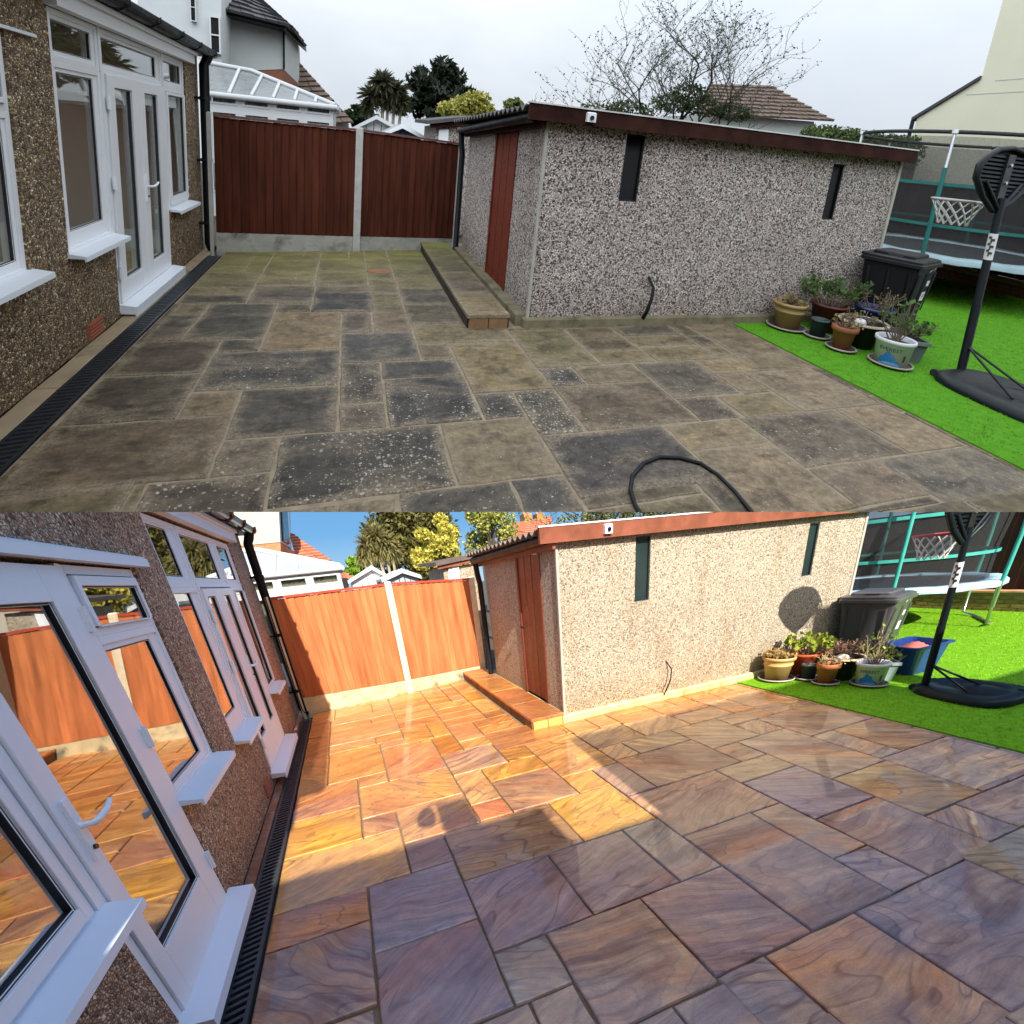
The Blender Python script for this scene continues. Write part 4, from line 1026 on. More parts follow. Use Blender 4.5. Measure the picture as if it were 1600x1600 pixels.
    MB(P).tube([(rx+R*math.cos(a), ry+R*math.sin(a), rz) for a in np.linspace(0, 2*math.pi, 33)], .010, 8).tube([(cx-.05, cy+.02, rz), (rx-.05, ry-R*.95, rz)], .012, 8).tube([(cx+.05, cy+.02, rz), (rx+.05, ry-R*.95, rz)], .012, 8).build('rim', plain(P, 'rim_paint', (.42, .40, .40) if P.key == 'U' else (.42, .06, .06), .5), t)
    nt_ = MB(P); K = 12; rows = [(1.0, 0), (.86, -.06), (.72, -.115), (.62, -.165), (.58, -.21)]
    for i in range(len(rows)-1):
        for j in range(K):
            for s_ in (-.5, .5):
                a = 2*math.pi*(j+.5*(i % 2))/K; b_ = 2*math.pi*(j+.5*(i % 2)+s_)/K
                nt_.tube([(rx+R*rows[i][0]*math.cos(a), ry+R*rows[i][0]*math.sin(a), rz+rows[i][1]), (rx+R*rows[i+1][0]*math.cos(b_), ry+R*rows[i+1][0]*math.sin(b_), rz+rows[i+1][1])], .0052, 4, caps=False)
    nt_.build('net', plain(P, 'white_cord', (.62, .62, .60), .8), t)
    return t

def netmat(P):
    m, nt, b = newmat('enclosure_net'); nt.nodes.remove(b)
    d = node(nt, 'ShaderNodeBsdfDiffuse', {'Color': (.05, .05, .052, 1)}); tr = node(nt, 'ShaderNodeBsdfTransparent')
    n = noise(nt, rest(nt), 40, 2)
    mx = node(nt, 'ShaderNodeMixShader', {0: ramp(nt, n, [(.3, .40), (.7, .52)]) if P.key == 'U' else ramp(nt, n, [(.3, .40), (.7, .5)]), 1: tr.outputs[0], 2: d.outputs[0]})
    nt.links.new(mx.outputs[0], nt.nodes['Material Output'].inputs[0]); return m
def make_trampoline(P, M, label, c, R, zr, ztop, phase, rng, pole0):
    t = thing(P, 'trampoline', label, 'trampoline', (c[0], c[1], 0))
    q = lambda r, a, z: np.array([c[0]+r*math.cos(a), c[1]+r*math.sin(a), z])
    A = np.linspace(0, 2*math.pi, 49)
    MB(P).tube([q(R, a, zr-.03) for a in A], .03, 8).build('frame_ring', M['steel'], t)
    n = 48
    pad = MB(P); v = []
    for r, z in ((R+.06, zr-.05), (R+.055, zr+.01), (R+.02, zr+.035), (R-.20, zr+.03), (R-.21, zr+.0)): v += [q(r, 2*math.pi*k/n, z+.008*math.sin(k*1.7)) for k in range(n)]
    pad.add(v, [(i*n+k, i*n+(k+1) % n, (i+1)*n+(k+1) % n, (i+1)*n+k) for i in range(4) for k in range(n)], 0, True); pad.build('safety_pad', M['pad'], t)
    MB(P).disc((c[0], c[1], zr+.005), R-.2, 40).build('mat', M['mesh_black'], t)
    for k in range(3):
        a0 = phase+2*math.pi*k/3; da = .48
        MB(P).tube([q(R, a0-da, zr-.04), q(R+.02, a0-da, .06), q(R+.02, a0-da*.6, .025), q(R+.02, a0+da*.6, .025), q(R+.02, a0+da, .06), q(R, a0+da, zr-.04)], .022, 8).build('leg', M['steel'], t)
    for k in range(6):
        a = pole0+2*math.pi*k/6
        r_ = R+.05
        po = MB(P).tube([q(r_, a, zr-.35), q(r_, a, zr+.05), q(r_+.02, a, zr+.6), q(r_, a, ztop)], .019, 8).build('pole', M['steel'], t)
        sub(MB(P).tube([q(r_, a, zr+.02), q(r_+.02, a, zr+.6), q(r_+.01, a, zr+(ztop-zr)*.72)], .026, 10), 'foam_sleeve', M['teal'], po)
        sub(MB(P).tube([q(r_, a, ztop-.02), q(r_, a, ztop+.03)], .035, 8), 'cap', M['white'], po)
    MB(P).tube([q(R+.03, a, ztop) for a in A], .026, 8).build('top_ring', M['mesh_black'], t)
    net = MB(P); Rn = R-.17
    v = [q(Rn+(0 if i < 2 else .12), 2*math.pi*k/n, z) for i, z in enumerate((zr+.03, zr+.5, ztop-.05)) for k in range(n)]
    net.add(v, [(i*n+k, i*n+(k+1) % n, (i+1)*n+(k+1) % n, (i+1)*n+k) for i in range(2) for k in range(n)], 0, True); net.build('net', netmat(P), t)
    for z in (zr+.42, zr+.98):
        b = MB(P); v = [q(Rn+.03+(.05 if z > zr+.6 else 0), 2*math.pi*k/n, z+dz) for dz in (-.022, .022) for k in range(n)]
        b.add(v, [(k, (k+1) % n, n+(k+1) % n, n+k) for k in range(n)], 0, True); b.build('band', M['teal'], t)
    return t

def make_lawn(P, M, rects, rng, nb, near):
    """artificial turf: backing sheet and upright blades, one carpet"""
    mb = MB(P)
    for x0, x1, y0, y1 in rects: mb.box(x0, x1, y0, y1, -.02, .006)
    tot = sum((b-a)*(d-c) for a, b, c, d in rects)
    for x0, x1, y0, y1 in rects:
        n = int(nb*(x1-x0)*(y1-y0)/tot)
        X = rng.uniform(x0, x1, n); Y = rng.uniform(y0, y1, n); th = rng.uniform(0, 6.28, n); H_ = rng.uniform(.012, .026, n)
        dx, dy = np.cos(th)*.0042, np.sin(th)*.0042; lx, ly = rng.normal(size=n)*.009, rng.normal(size=n)*.009
        base = len(mb.v)
        V = np.empty((n, 3, 3)); V[:, 0] = np.stack([X-dx, Y-dy, np.full(n, .004)], 1); V[:, 1] = np.stack([X+dx, Y+dy, np.full(n, .004)], 1); V[:, 2] = np.stack([X+lx, Y+ly, H_], 1)
        mb.v.extend(map(tuple, V.reshape(-1, 3))); mb.f.extend([[base+3*i, base+3*i+1, base+3*i+2] for i in range(n)]); mb.m.extend([1]*n); mb.sm.extend([False]*n)
    o = mb.build('grass', [M['turf_base'], M['turf']], kind='stuff'); return o

def boundary(P, M, X, y0, y1, zb, zf, label_w, label_f, rng):
    """low brick wall with a dark board fence behind and above it, along x = X"""
    t = thing(P, 'brick_wall', label_w, 'wall', (X, y0, 0))
    MB(P).box(X+.012, X+.14, y0, y1, -.05, zb-.035).build('mortar_core', M['mortar'], t)
    MB(P).bbox(X-.02, X+.16, y0, y1, zb-.033, zb, .008).build('coping', plain(P, 'coping', (.33, .20, .11) if P.key == 'U' else (.60, .30, .14), .8, .3), t)
    proto = MB(P).bbox(X, X+.03, y0+.002, y0+.188, .0, .056, .003).build('brick', M['brick'], t)
    nr = int((zb-.035)/.066)
    for r in range(nr):
        y = y0-(.1 if r % 2 else 0)
        while y < y1-.2:
            if y >= y0-.01 and not (r == 0 and abs(y-y0) < .01): again(P, proto, (rng.uniform(-.003, .003), y-y0, r*.066))
            y += .2
    f = thing(P, 'board_fence', label_f, 'fence', (X+.2, y0, 0))
    n = int((y1-y0)/.14); b0 = MB(P).bbox(X+.17, X+.19, y0+.003, y0+.137, zb, zf, .004).build('fence_board', M['dark_fence'], f)
    for k in range(1, n): again(P, b0, (.006*(k % 2), .14*k, rng.uniform(-.006, .006)))
    for z in (zb+.2, zf-.15): MB(P).box(X+.197, X+.24, y0, y1, z, z+.06).build('rail', M['dark_fence'], f)
    return t

# ------------------------------------------------------------------ buildings beyond the fence
def courses(P, parent, name, mat, e0, e1, t0, t1, n, th=.05):
    """a pitched roof plane of overlapping tile courses from the eave e0-e1 up to t0-t1, each course a row of tiles"""
    e0, e1, t0, t1 = [np.asarray(a, float) for a in (e0, e1, t0, t1)]
    up = np.cross(e1-e0, t0-e0); up /= np.linalg.norm(up)+1e-9
    if up[2] < 0: up = -up
    mb = MB(P)
    for i in range(n):
        a, b = i/n, (i+1.12)/n; b = min(b, 1.0)
        p0, p1, p2, p3 = e0+(t0-e0)*a, e1+(t1-e1)*a, e1+(t1-e1)*b, e0+(t0-e0)*b
        k = max(1, int(np.linalg.norm(p1-p0)/.2))
        for j in range(k):
            s0, s1 = j/k, (j+.94)/k; l_ = .008*((j*7+i*3) % 3)
            A, B, C_, D = p0+(p1-p0)*s0, p0+(p1-p0)*s1, p3+(p2-p3)*s1, p3+(p2-p3)*s0
            mb.add([A+up*(th+l_), B+up*(th+l_), C_+up*.012, D+up*.012, A, B], [(0, 1, 2, 3), (0, 4, 5, 1)])
        mb.add([p0, p1, p2, p3], [(0, 1, 2, 3)])
    return mb.build(name, mat, parent)

def conservatory(P, M, label, Y, er, rL, rB, x0, wz, n=4, low=.5):
    t = thing(P, 'conservatory', label, 'conservatory', (er[0], Y, 0))
    x1 = er[0]; ze = er[2]; z0, z1 = wz
    w = (x1-x0)/n; fr = MB(P)
    fr.box(x0, x1, Y, Y+.06, 0, low); fr.box(x0, x1, Y-.005, Y+.065, z1, ze-.03)
    for k in range(n+1): fr.box(x0+k*w-.035 if k else x0, min(x0+k*w+.035, x1), Y-.004, Y+.064, low, z1)
    fr.box(x0, x1, Y-.003, Y+.063, z0-.10, z0); fr.box(x1-.06, x1, Y+.06, Y+2.2, 0, ze)
    fr.build('frame', M['white_far'], t)
    for k in range(n):
        a, b = x0+k*w+.035, x0+(k+1)*w-.035
        for c, d in ((z0, z1), (low, z0-.10)):
            s_ = MB(P); 
            for q in ((a, a+.03, c, d), (b-.03, b, c, d), (a+.03, b-.03, c, c+.03), (a+.03, b-.03, d-.03, d)): s_.box(q[0], q[1], Y-.012, Y+.03, q[2], q[3])
            f = s_.build('window', M['white_far'], t)
            sub(MB(P).box(a+.03, b-.03, Y+.012, Y+.02, c+.03, d-.03), 'pane', M['pane'], f)
            bl = MB(P); m = 10
            for i in range(m): bl.add([(a+.03+(b-a-.06)*i/m, Y+.08+.015*(i % 2), c), (a+.03+(b-a-.06)*(i+1)/m, Y+.08+.015*((i+1) % 2), c), (a+.03+(b-a-.06)*(i+1)/m, Y+.08+.015*((i+1) % 2), d), (a+.03+(b-a-.06)*i/m, Y+.08+.015*(i % 2), d)], [(0, 1, 2, 3)])
            sub(bl, 'blind', M['curtain'], f)
    MB(P).tube([(x0, Y-.05, ze-.01), (x1+.06, Y-.05, ze-.01)], .045, 10).tube([(x1+.05, Y-.05, ze-.01), (x1+.05, Y+2.2, ze-.01)], .045, 10).build('gutter', M['white_far'], t)
    E0, E1 = np.array([x0, Y-.03, ze+.02]), np.array([x1+.03, Y-.03, ze+.02]); rL, rB = np.asarray(rL), np.asarray(rB)
    MB(P).prism([E0, E1, rB, rL], (0, .01, -.035)).build('roof_panel', M['poly_roof'], t)
    MB(P).prism([E1, E1+[0, 2.2, 0], rB+[0, .6, 0], rB], (0, 0, -.035)).build('roof_panel', M['poly_roof'], t)
    m = n+2
    for k in range(m+1):
        s_ = k/m; a = E0+(E1-E0)*s_; xs = a[0]
        b = rL+(rB-rL)*((xs-x0)/(rB[0]-x0)) if xs < rB[0] else rB+(E1-rB)*((xs-rB[0])/(E1[0]-rB[0]))
        if np.linalg.norm(b-a) > .05: MB(P).tube([a+[0, 0, .015], b+[0, 0, .02]], .028, 6).build('glazing_bar', M['white_far'], t)
    MB(P).tube([E1+[0, 0, .01], rB+[0, 0, .03], rL+[0, 0, .03]], .04, 8).build('ridge', M['white_far'], t)
    return t

def shed_gable(P, M, label, cat, name, apex, eL, eR, Y, depth, wall, trim, roof, ov=.08):
    t = thing(P, name, label, cat, (apex[0], Y, 0))
    a, l, r = [np.array([q[0], Y, q[2]]) for q in (apex, eL, eR)]
    MB(P).prism([(l[0]+ov, Y, 0), (r[0]-ov, Y, 0), (r[0]-ov, Y, r[2]), a, (l[0]+ov, Y, l[2])], (0, depth, 0)).build('wall', wall, t)
    for s_, e in ((-1, l), (1, r)):
        MB(P).prism([e-[0, .1, .0], a-[0, .1, 0], a-[0, .1, -.05], e-[0, .1, -.05]], (0, depth+.2, 0)).build('roof', roof, t)
        MB(P).prism([e-[0, .13, .015], a-[0, .13, .03], a-[0, .13, -.055], e-[0, .13, -.05]], (0, .028, 0)).build('bargeboard', trim, t)
    for k in range(6):
        x = l[0]+ov+(r[0]-l[0]-2*ov)*(k+.5)/6; zt = a[2]-abs(x-a[0])/max(.01, (r[0]-a[0]))*(a[2]-r[2])-.08
        MB(P).box(x-.006, x+.006, Y-.008, Y+.002, 0, zt).build('board_joint', M['gasket'], t)
    return t

def far_house(P, M, label, parts, windows, roofs, base):
    """house beyond the fence: wall blocks, tiled roof planes and windows"""
    t = thing(P, 'neighbour_house', label, 'house', (*base, 0))
    for nm, pts, ext, mat in parts: MB(P).prism(pts, ext).build(nm, mat, t)
    for e0, e1, t0, t1, n, mat in roofs: courses(P, t, 'roof', mat, e0, e1, t0, t1, n)
    for (a, b, c, d, Y) in windows:
        f = MB(P)
        e = min(.05, (b-a)*.14)
        for q in ((a, a+e, c, d), (b-e, b, c, d), (a+e, b-e, c, c+e), (a+e, b-e, d-e, d), (a+e, b-e, (c+d)/2-e/2, (c+d)/2+e/2)): f.box(q[0], q[1], Y-.05, Y+.02, q[2], q[3])
        w = f.build('window', M['white_far'], t)
        sub(MB(P).box(a+e, b-e, Y-.03, Y-.02, c+e, d-e), 'pane', M['dark_pane'], w)
    return t

# ================================================================== UPPER GARDEN: old patio, overcast
P = U; M = mats(P); rng = np.random.default_rng(7)
HERE = 'upper overcast garden'
struct(MB(P).add([(1.5+16.4*math.cos(a), 6.5+16.4*math.sin(a), -.06) for a in np.linspace(0, 2*math.pi, 64, endpoint=False)], [list(range(64))]).build('ground', M['soil']))

# overcast sky of this garden: a closed dome of cloud
def cloud(nt, em):
    co = rest(nt)
    n = noise(nt, node(nt, 'ShaderNodeMapping', {'Vector': co, 'Scale': (1, 1, 2.2)}).outputs[0], .10, 5, .55)
    # standard overcast distribution: the zenith brighter than the horizon
    z = mth(nt, 'DIVIDE', node(nt, 'ShaderNodeSeparateXYZ', {0: co}).outputs[2], 17.0)
    nt.links.new(ramp(nt, n, [(.3, (.60, .66, .735)), (.5, (.655, .71, .775)), (.7, (.74, .775, .825))]), em.inputs['Color'])
    nt.links.new(mth(nt, 'MULTIPLY', .40, mth(nt, 'ADD', 1.0, mth(nt, 'MULTIPLY', 2.0, mth(nt, 'MULTIPLY', z, z)))), em.inputs['Strength'])
mb = MB(P); R0 = 17.0; nu, nv = 64, 24; v = []
for i in range(nv+1):
    el = -.12+(math.pi/2+.12)*i/nv
    for j in range(nu):
        a = 2*math.pi*j/nu; v.append((1.5+R0*math.cos(el)*math.cos(a), 6.5+R0*math.cos(el)*math.sin(a), R0*math.sin(el)))
mb.add(v, [(i*nu+j, (i+1)*nu+j, (i+1)*nu+(j+1) % nu, i*nu+(j+1) % nu) for i in range(nv) for j in range(nu)], 0, True)
struct(mb.build('sky', emit('cloud_light', cloud)))

# ---- house with the white glazed screen
X = -1.67
hU = make_house(P, M, dict(X=X, y0=-2.0, y1=7.0, top=2.42, label='brown pebbledash house wall with white glazed doors, '+HERE,
    holes=[(3.84, 4.52, .655, 2.16), (4.52, 5.80, .03, 2.16), (5.80, 6.50, .655, 2.16), (2.45, 3.41, .66, 1.93)],
    windows=[(3.86, 4.50, 1.84, 2.14, (3.92, 4.42, 1.90, 2.08), False), (4.52, 5.80, 1.84, 2.14, (4.58, 5.68, 1.90, 2.08), False), (5.82, 6.49, 1.84, 2.14, (5.86, 6.41, 1.90, 2.08), False),
             (3.86, 4.50, .66, 1.84, (3.93, 4.41, .79, 1.78), False), (5.84, 6.49, .66, 1.84, (5.91, 6.40, .78, 1.77), True),
             (2.47, 3.41, 1.53, 1.93, (2.54, 3.34, 1.60, 1.86), True), (2.47, 3.41, .66, 1.53, (2.54, 3.35, .74, 1.47), False)],
    doors=[dict(y0=4.56, y1=5.14, z0=.10, z1=1.83, g=(4.68, 5.01, .27, 1.745), hinge_y=4.55), dict(y0=5.145, y1=5.74, z0=.10, z1=1.83, g=(5.28, 5.60, .27, 1.745), handle_y=5.20, hinge_y=None)],
    sills=[(3.86, 4.50, .66), (5.86, 6.50, .66), (2.45, 3.41, .665), (4.56, 5.80, .085, .11, .03, .075)],
    back=(2.6, 6.5, .7, 2.2), bars=[(4.495, 4.525, 1.842, 2.15), (5.793, 5.828, 1.842, 2.15), (4.50, 4.55, .05, 1.84), (5.75, 5.83, .05, 1.84), (4.55, 5.75, .05, .095), (4.55, 5.75, 1.832, 1.842)],
    eave=2.27, fas=(3.80, 6.62), vent=(4.10, .07), lintel=(2.30, 3.66, 1.935, .018, .025, 'sill'), pipe=6.90))
# things seen through the glass
cx = X-.75
t = thing(P, 'chest_of_drawers', 'white chest of drawers standing inside the window, '+HERE, 'chest of drawers', (cx, 4.55, 0))
MB(P).box(cx-.2, cx+.2, 4.15, 5.0, .02, 1.22).build('carcass', plain(P, 'chest_white', (.50, .47, .43), .5, .05), t)
for k in range(4): MB(P).bbox(cx-.0, cx+.2, 4.14, 4.152, .08+k*.28, .33+k*.28, .002).box(cx+.2, cx+.215, 4.18, 4.97, .08+k*.28, .33+k*.28).build('drawer', plain(P, 'chest_white', (.5, .47, .43), .5, .05), t)
t = thing(P, 'vase', 'blue vase on the white chest inside the window, '+HERE, 'vase', (cx+.1, 4.28, 1.22))
MB(P).lathe((cx+.1, 4.28, 1.22), [(0, 0), (.07, 0), (.085, .1), (.06, .22), (.05, .22)], 18).build('body', plain(P, 'blue_glaze', (.04, .12, .26), .2), t)
t = thing(P, 'spiky_plant', 'dark spiky house plant in the blue vase inside the window, '+HERE, 'plant', (cx+.1, 4.28, 1.44)); q = MB(P)
for k in range(14):
    a = k*2.4; d = np.array([math.cos(a)*.16, math.sin(a)*.16, .26+.1*(k % 3)]); p = np.array([cx+.1, 4.28, 1.42]); w = np.array([-math.sin(a), math.cos(a), 0])*.018
    q.add([p-w, p+w, p+d*.6+w, p+d, p+d*.6-w], [(0, 1, 2, 3, 4)])
q.build('leaves', plain(P, 'dark_leaf', (.02, .03, .02), .6), t)
t = thing(P, 'pendant_lamp', 'pale pleated lampshade hanging inside the window, '+HERE, 'lamp', (X-.62, 4.62, 1.75))
MB(P).lathe((X-.62, 4.62, 1.66), [(.21, 0), (.07, .25), (.066, .25), (.205, 0)], 26).build('shade', plain(P, 'lamp_cloth', (.55, .48, .36), .8), t)
MB(P).tube([(X-.62, 4.62, 1.9), (X-.62, 4.62, 2.38)], .008, 6).build('cord', M['white'], t)
t = thing(P, 'ornament', 'small red ornament on the chest inside the window, '+HERE, 'ornament', (cx+.05, 4.75, 1.22))
MB(P).lathe((cx+.05, 4.75, 1.22), [(0, 0), (.06, 0), (.085, .06), (.05, .14), (0, .15)], 16).build('body', plain(P, 'red_glaze', (.42, .03, .02), .4), t)

# ---- old patio
cr = {'A': (0, 380), 'B': (0, 500), 'C': (330, 380), 'D': (400, 500), 'E': (750, 480), 'G': (1100, 500)}
def px(k): c, u, v_ = k; return cr[c][0]+u*.3125, cr[c][1]+v_*.3125
SU = [ # two opposite corners, colour as it looks in sRGB, lichen
 (('A',1245,258),('A',880,300),(74,70,58),.2), (('A',1050,302),('A',837,357),(98,86,62),.2), (('A',1010,357),('A',700,490),(72,66,58),.3), (('A',1395,300),('A',905,482),(62,60,54),.4),
 (('A',1565,295),('A',1378,345),(78,70,58),.2), (('A',1578,212),('A',1235,297),(76,68,62),.2), (('C',797,212),('C',510,246),(80,72,60),.3), (('C',800,248),('C',500,340),(44,46,52),.3),
 (('C',660,342),('C',240,540),(122,104,78),.25), (('C',250,472),('A',1080,555),(60,58,52),.3), (('C',640,522),('A',968,740),(58,58,58),.75), (('A',1110,488),('A',530,667),(72,62,52),.25),
 (('B',990,265),('B',270,532),(62,55,46),.3), (('B',1205,355),('B',885,488),(110,94,74),.35), (('B',1155,478),('B',-60,880),(92,78,62),.3), (('C',632,703),('B',1105,607),(66,63,60),.35),
 (('B',1395,592),('B',1050,795),(92,82,72),.75), (('B',1345,768),('B',600,1060),(70,62,56),.8), (('D',915,520),('D',65,950),(56,55,55),.95), (('D',645,408),('D',405,560),(82,73,66),.8),
 (('D',620,212),('D',412,422),(72,66,60),.85), (('D',765,58),('D',420,222),(62,64,66),.3), (('C',800,340),('C',648,452),(78,70,60),.3), (('C',1000,340),('C',812,440),(108,94,72),.3),
 (('D',990,190),('D',637,298),(56,56,58),.5), (('D',1035,272),('D',662,530),(50,51,55),1.0), (('D',970,118),('D',812,193),(98,86,68),.6), (('D',1270,10),('D',812,120),(112,100,74),.4),
 (('D',1290,105),('D',1082,370),(124,109,78),.35), (('D',1285,357),('D',1135,490),(54,54,56),.8), (('D',1340,472),('D',1005,828),(122,109,88),.55), (('E',350,405),('E',330,675),(76,72,66),1.0),
 (('E',850,358),('E',540,640),(96,84,70),.7), (('E',455,300),('E',350,405),(60,60,60),.9), (('E',420,110),('E',262,297),(108,100,72),.5), (('E',790,282),('E',545,387),(116,103,84),.5),
 (('E',1070,270),('E',950,455),(84,78,70),.8), (('E',1100,190),('E',880,268),(120,106,78),.4), (('E',1310,250),('E',1190,338),(138,122,92),.25), (('E',1320,330),('E',1285,420),(126,110,88),.5),
 (('E',1160,437),('E',1105,568),(76,66,62),.7), (('G',530,236),('G',480,440),(134,118,98),.35), (('G',140,15),('G',295,250),(118,104,82),.4), (('G',635,430),('G',540,745),(100,90,80),.75),
 (('G',870,402),('G',1010,665),(138,122,98),.3), (('G',880,695),('G',770,935),(122,106,92),.6), (('G',1310,620),('G',1200,925),(104,98,90),.6), (('G',330,610),('G',250,1010),(134,118,98),.65),
 (('E',1280,552),('E',1080,718),(136,120,94),.6), (('E',940,600),('E',500,960),(66,63,66),.6), (('D',1525,765),('D',1350,1010),(72,70,72),.6), (('D',1285,800),('D',735,1060),(80,76,72),.8)]
rects = solve_slabs(P, [(px(a), px(b)) for a, b, _, _ in SU])
for r in rects: r[0] = max(r[0], -1.40); r[1] = min(r[1], 3.88)
def colU(c, l):
    a = lin(*c); a = tuple(.72*q+.28*w for q, w in zip(a, lin(88, 79, 66))); k = 1.0; return (a[0]*k*1.03, a[1]*k, a[2]*k*.93, l)
cols = [colU(c, l) for _, _, c, l in SU]
bed = MB(P).box(-1.40, 3.88, -1.0, 7.9, -.06, -.006).build('patio', plain(P, 'sandy_mortar', (.27, .215, .145), .95, .35, 14, .004)); struct(bed); ORG[bed.name] = np.zeros(3)
stepU = [1.04, 1.62, 4.12, 8.0]
extra = fill_slabs(rects, (-1.40, 3.88, 1.2, 7.6), [stepU, [1.55, 9, 4.12, 9]], rng)
pal = [(96, 86, 66), (112, 100, 74), (84, 76, 62), (104, 94, 70), (72, 68, 60), (120, 106, 78)]
lay(P, M, bed, rects, cols, .016, rng, jit=.006)
lay(P, M, bed, extra, [colU(pal[int(rng.integers(6))], .35) for _ in extra], .016, rng, jit=.006)
strip = [[-1.665, -1.545, y, y+.62] for y in np.arange(-.4, 6.6, .62)]
for r in strip:
    o = slab_mesh(P, r, .008, .001, rng, jit=.002).build('edge_tile', M['edge'], bed)
# drain lid inset near the far fence
sd_ = P.gnd(592, 424)
t = tag(MB(P).lathe((sd_[0], sd_[1], .0), [(0, .006), (.11, .006), (.115, .004), (.115, -.02)], 26, sx=1.25).build('drain_cover', plain(P, 'rusty_lid', (.26, .12, .06), .9, .4), org=(sd_[0], sd_[1], 0)), 'round rust coloured drain cover in the mossy corner, '+HERE, 'drain cover')
make_drain(P, M, -1.54, -1.405, .6, 6.62, 'slotted black drain channel along the house beside the dull patio')

make_lawn(P, M, [(3.885, 5.8, .5, 4.14), (5.8, 10.14, .5, 9.0)], rng, 60000, None)
make_fence(P, M, [(-1.54, 6.86), (.14, 7.13), (1.56, 7.42)], [1.61, 1.60, 1.545], [.24, .20, .16], 'dark red brown board fence with grey concrete post, '+HERE, 'fences', rng)
make_garage(P, M, dict(gx=1.59, gy=4.14, x1=5.79, ye=7.04, base=.09, top=1.87, top_far=1.74, fascia=(1.825, 1.955), roof_far=1.86, door=(4.88, 5.67, .09, 1.83), lamp=1.93,
    slits=[(2.36, 2.55, 1.20, 1.80), (4.82, 4.98, 1.145, 1.735)], label='low prefabricated garage of grey speckled pebbledash, '+HERE))
make_step(P, M, 1.02, 1.42, 4.10, 7.25, .13, 'long low slab step by the garage door beside the dull patio', [colU((128, 114, 86), .2), colU((88, 78, 66), .3), colU((72, 66, 60), .3), colU((80, 80, 56), .2)], rng)
# cable out of the wall, hose on the paving
yw = 4.10
cb = [P.ony(1018, 434, yw-.01), P.ony(1021, 450, yw-.03), P.ony(1018, 468, yw-.04), P.ony(1010, 488, yw-.06), P.gnd(1000, 504, .012)]
cb[0][1] = 4.15
tag(MB(P).tube(cb, [.012, .014, .016, .018, .02], 8).build('cable', M['black'], org=cb[-1]), 'short black cable poking out of the grey speckled garage wall, '+HERE, 'cable')
hp = [P.gnd(*q, .014) for q in ((1185, 812), (1166, 790), (1148, 768), (1122, 742), (1095, 724), (1062, 715), (1030, 714), (1005, 724), (988, 744), (985, 766), (992, 788), (1003, 806), (1012, 830))]
tag(MB(P).tube(hp, .0105, 10).build('hose', M['black'], org=hp[5]), 'black rubber hose looped on the old grey paving', 'hose')

# ---- pots on the turf
A_ = 'pots and planters on the upper lawn'; Bs = 'saucers under the upper pots'; Cp = 'plants in the upper pots'
tan = plain(P, 'tan_glaze', (.40, .25, .10), .4, .2, 4); ter = plain(P, 'terracotta', (.36, .13, .05), .7, .2); mar = plain(P, 'maroon_pot', (.11, .018, .014), .45, .2)
dgr = plain(P, 'dark_green_pot', (.025, .05, .045), .45, .2); blk = plain(P, 'dark_glaze', (.016, .015, .016), .4, .3); blu = plain(P, 'blue_pot', (.015, .03, .14), .25, .2); gg = plain(P, 'grey_green_plastic', (.12, .16, .145), .5, .2)
grn = leafmat(P, 'pot_leaf', (.025, .06, .015), (.13, .24, .05), 5); dry = leafmat(P, 'dry_leaf', (.16, .11, .04), (.36, .28, .11), 8); wht = plain(P, 'bucket_white', (.72, .74, .78), .4, .05)
def saucers(lst, grp):
    for lab, c, r in lst:
        o = saucer(P, M, lab, c, r); o['group'] = grp
saucers([('brown saucer under the tan pot, '+HERE, (4.42, 3.93), .21), ('brown saucer under the small dark green pot, '+HERE, (4.54, 3.66), .135), ('brown saucer under the small terracotta pot, '+HERE, (4.49, 3.35), .14),
         ('dark saucer under the white bucket, '+HERE, (4.66, 3.00), .185)], Bs)
pot(P, tan, M['soil'], 'flower_pot', 'tan ribbed flower pot at the left end of the pot row, '+HERE, (4.42, 3.93), .175, .125, .27, .022, .035, group=A_, band=.62)
pot(P, mar, M['soil'], 'flower_pot', 'dark maroon pot behind the tan pot, '+HERE, (4.85, 3.84), .19, .14, .30, .006, .03, group=A_)
pot(P, dgr, plain(P, 'pale_gravel', (.6, .6, .58), .8), 'flower_pot', 'small dark green pot between tan and terracotta pots, '+HERE, (4.54, 3.66), .085, .078, .18, .022, .02, group=A_)
pot(P, ter, M['soil'], 'flower_pot', 'small terracotta plastic pot at the front of the row, '+HERE, (4.49, 3.35), .115, .078, .225, .022, .05, .01, group=A_)
pot(P, blk, M['soil'], 'planter_bowl', 'wide dark bowl with a pale rim behind the terracotta pot, '+HERE, (4.80, 3.42), .20, .13, .26, .006, .02, group=A_)
t = [o for o in bpy.data.objects if o.name.startswith('planter_bowl')][-1]
MB(P).lathe((4.80, 3.42, .256), [(.186, 0), (.186, .012), (.215, .012), (.215, -.004)], 30).build('rim', plain(P, 'pale_rim', (.52, .44, .30), .6), t)
pot(P, blu, M['soil'], 'flower_pot', 'blue glazed pot in front of the black bin, '+HERE, (5.16, 3.60), .19, .14, .34, .006, .03, group=A_)
st_ = P.ony(1321, 499, 3.45); tag(MB(P).lathe((4.73, 3.40, .225), [(0, .07), (.04, .06), (.055, .03), (.04, 0)], 9, sx=1.3, rot=.5).build('stone', plain(P, 'white_stone', (.72, .70, .66), .8), org=(4.73, 3.4, .225)), 'white stone lying in the wide dark bowl, '+HERE, 'stone')
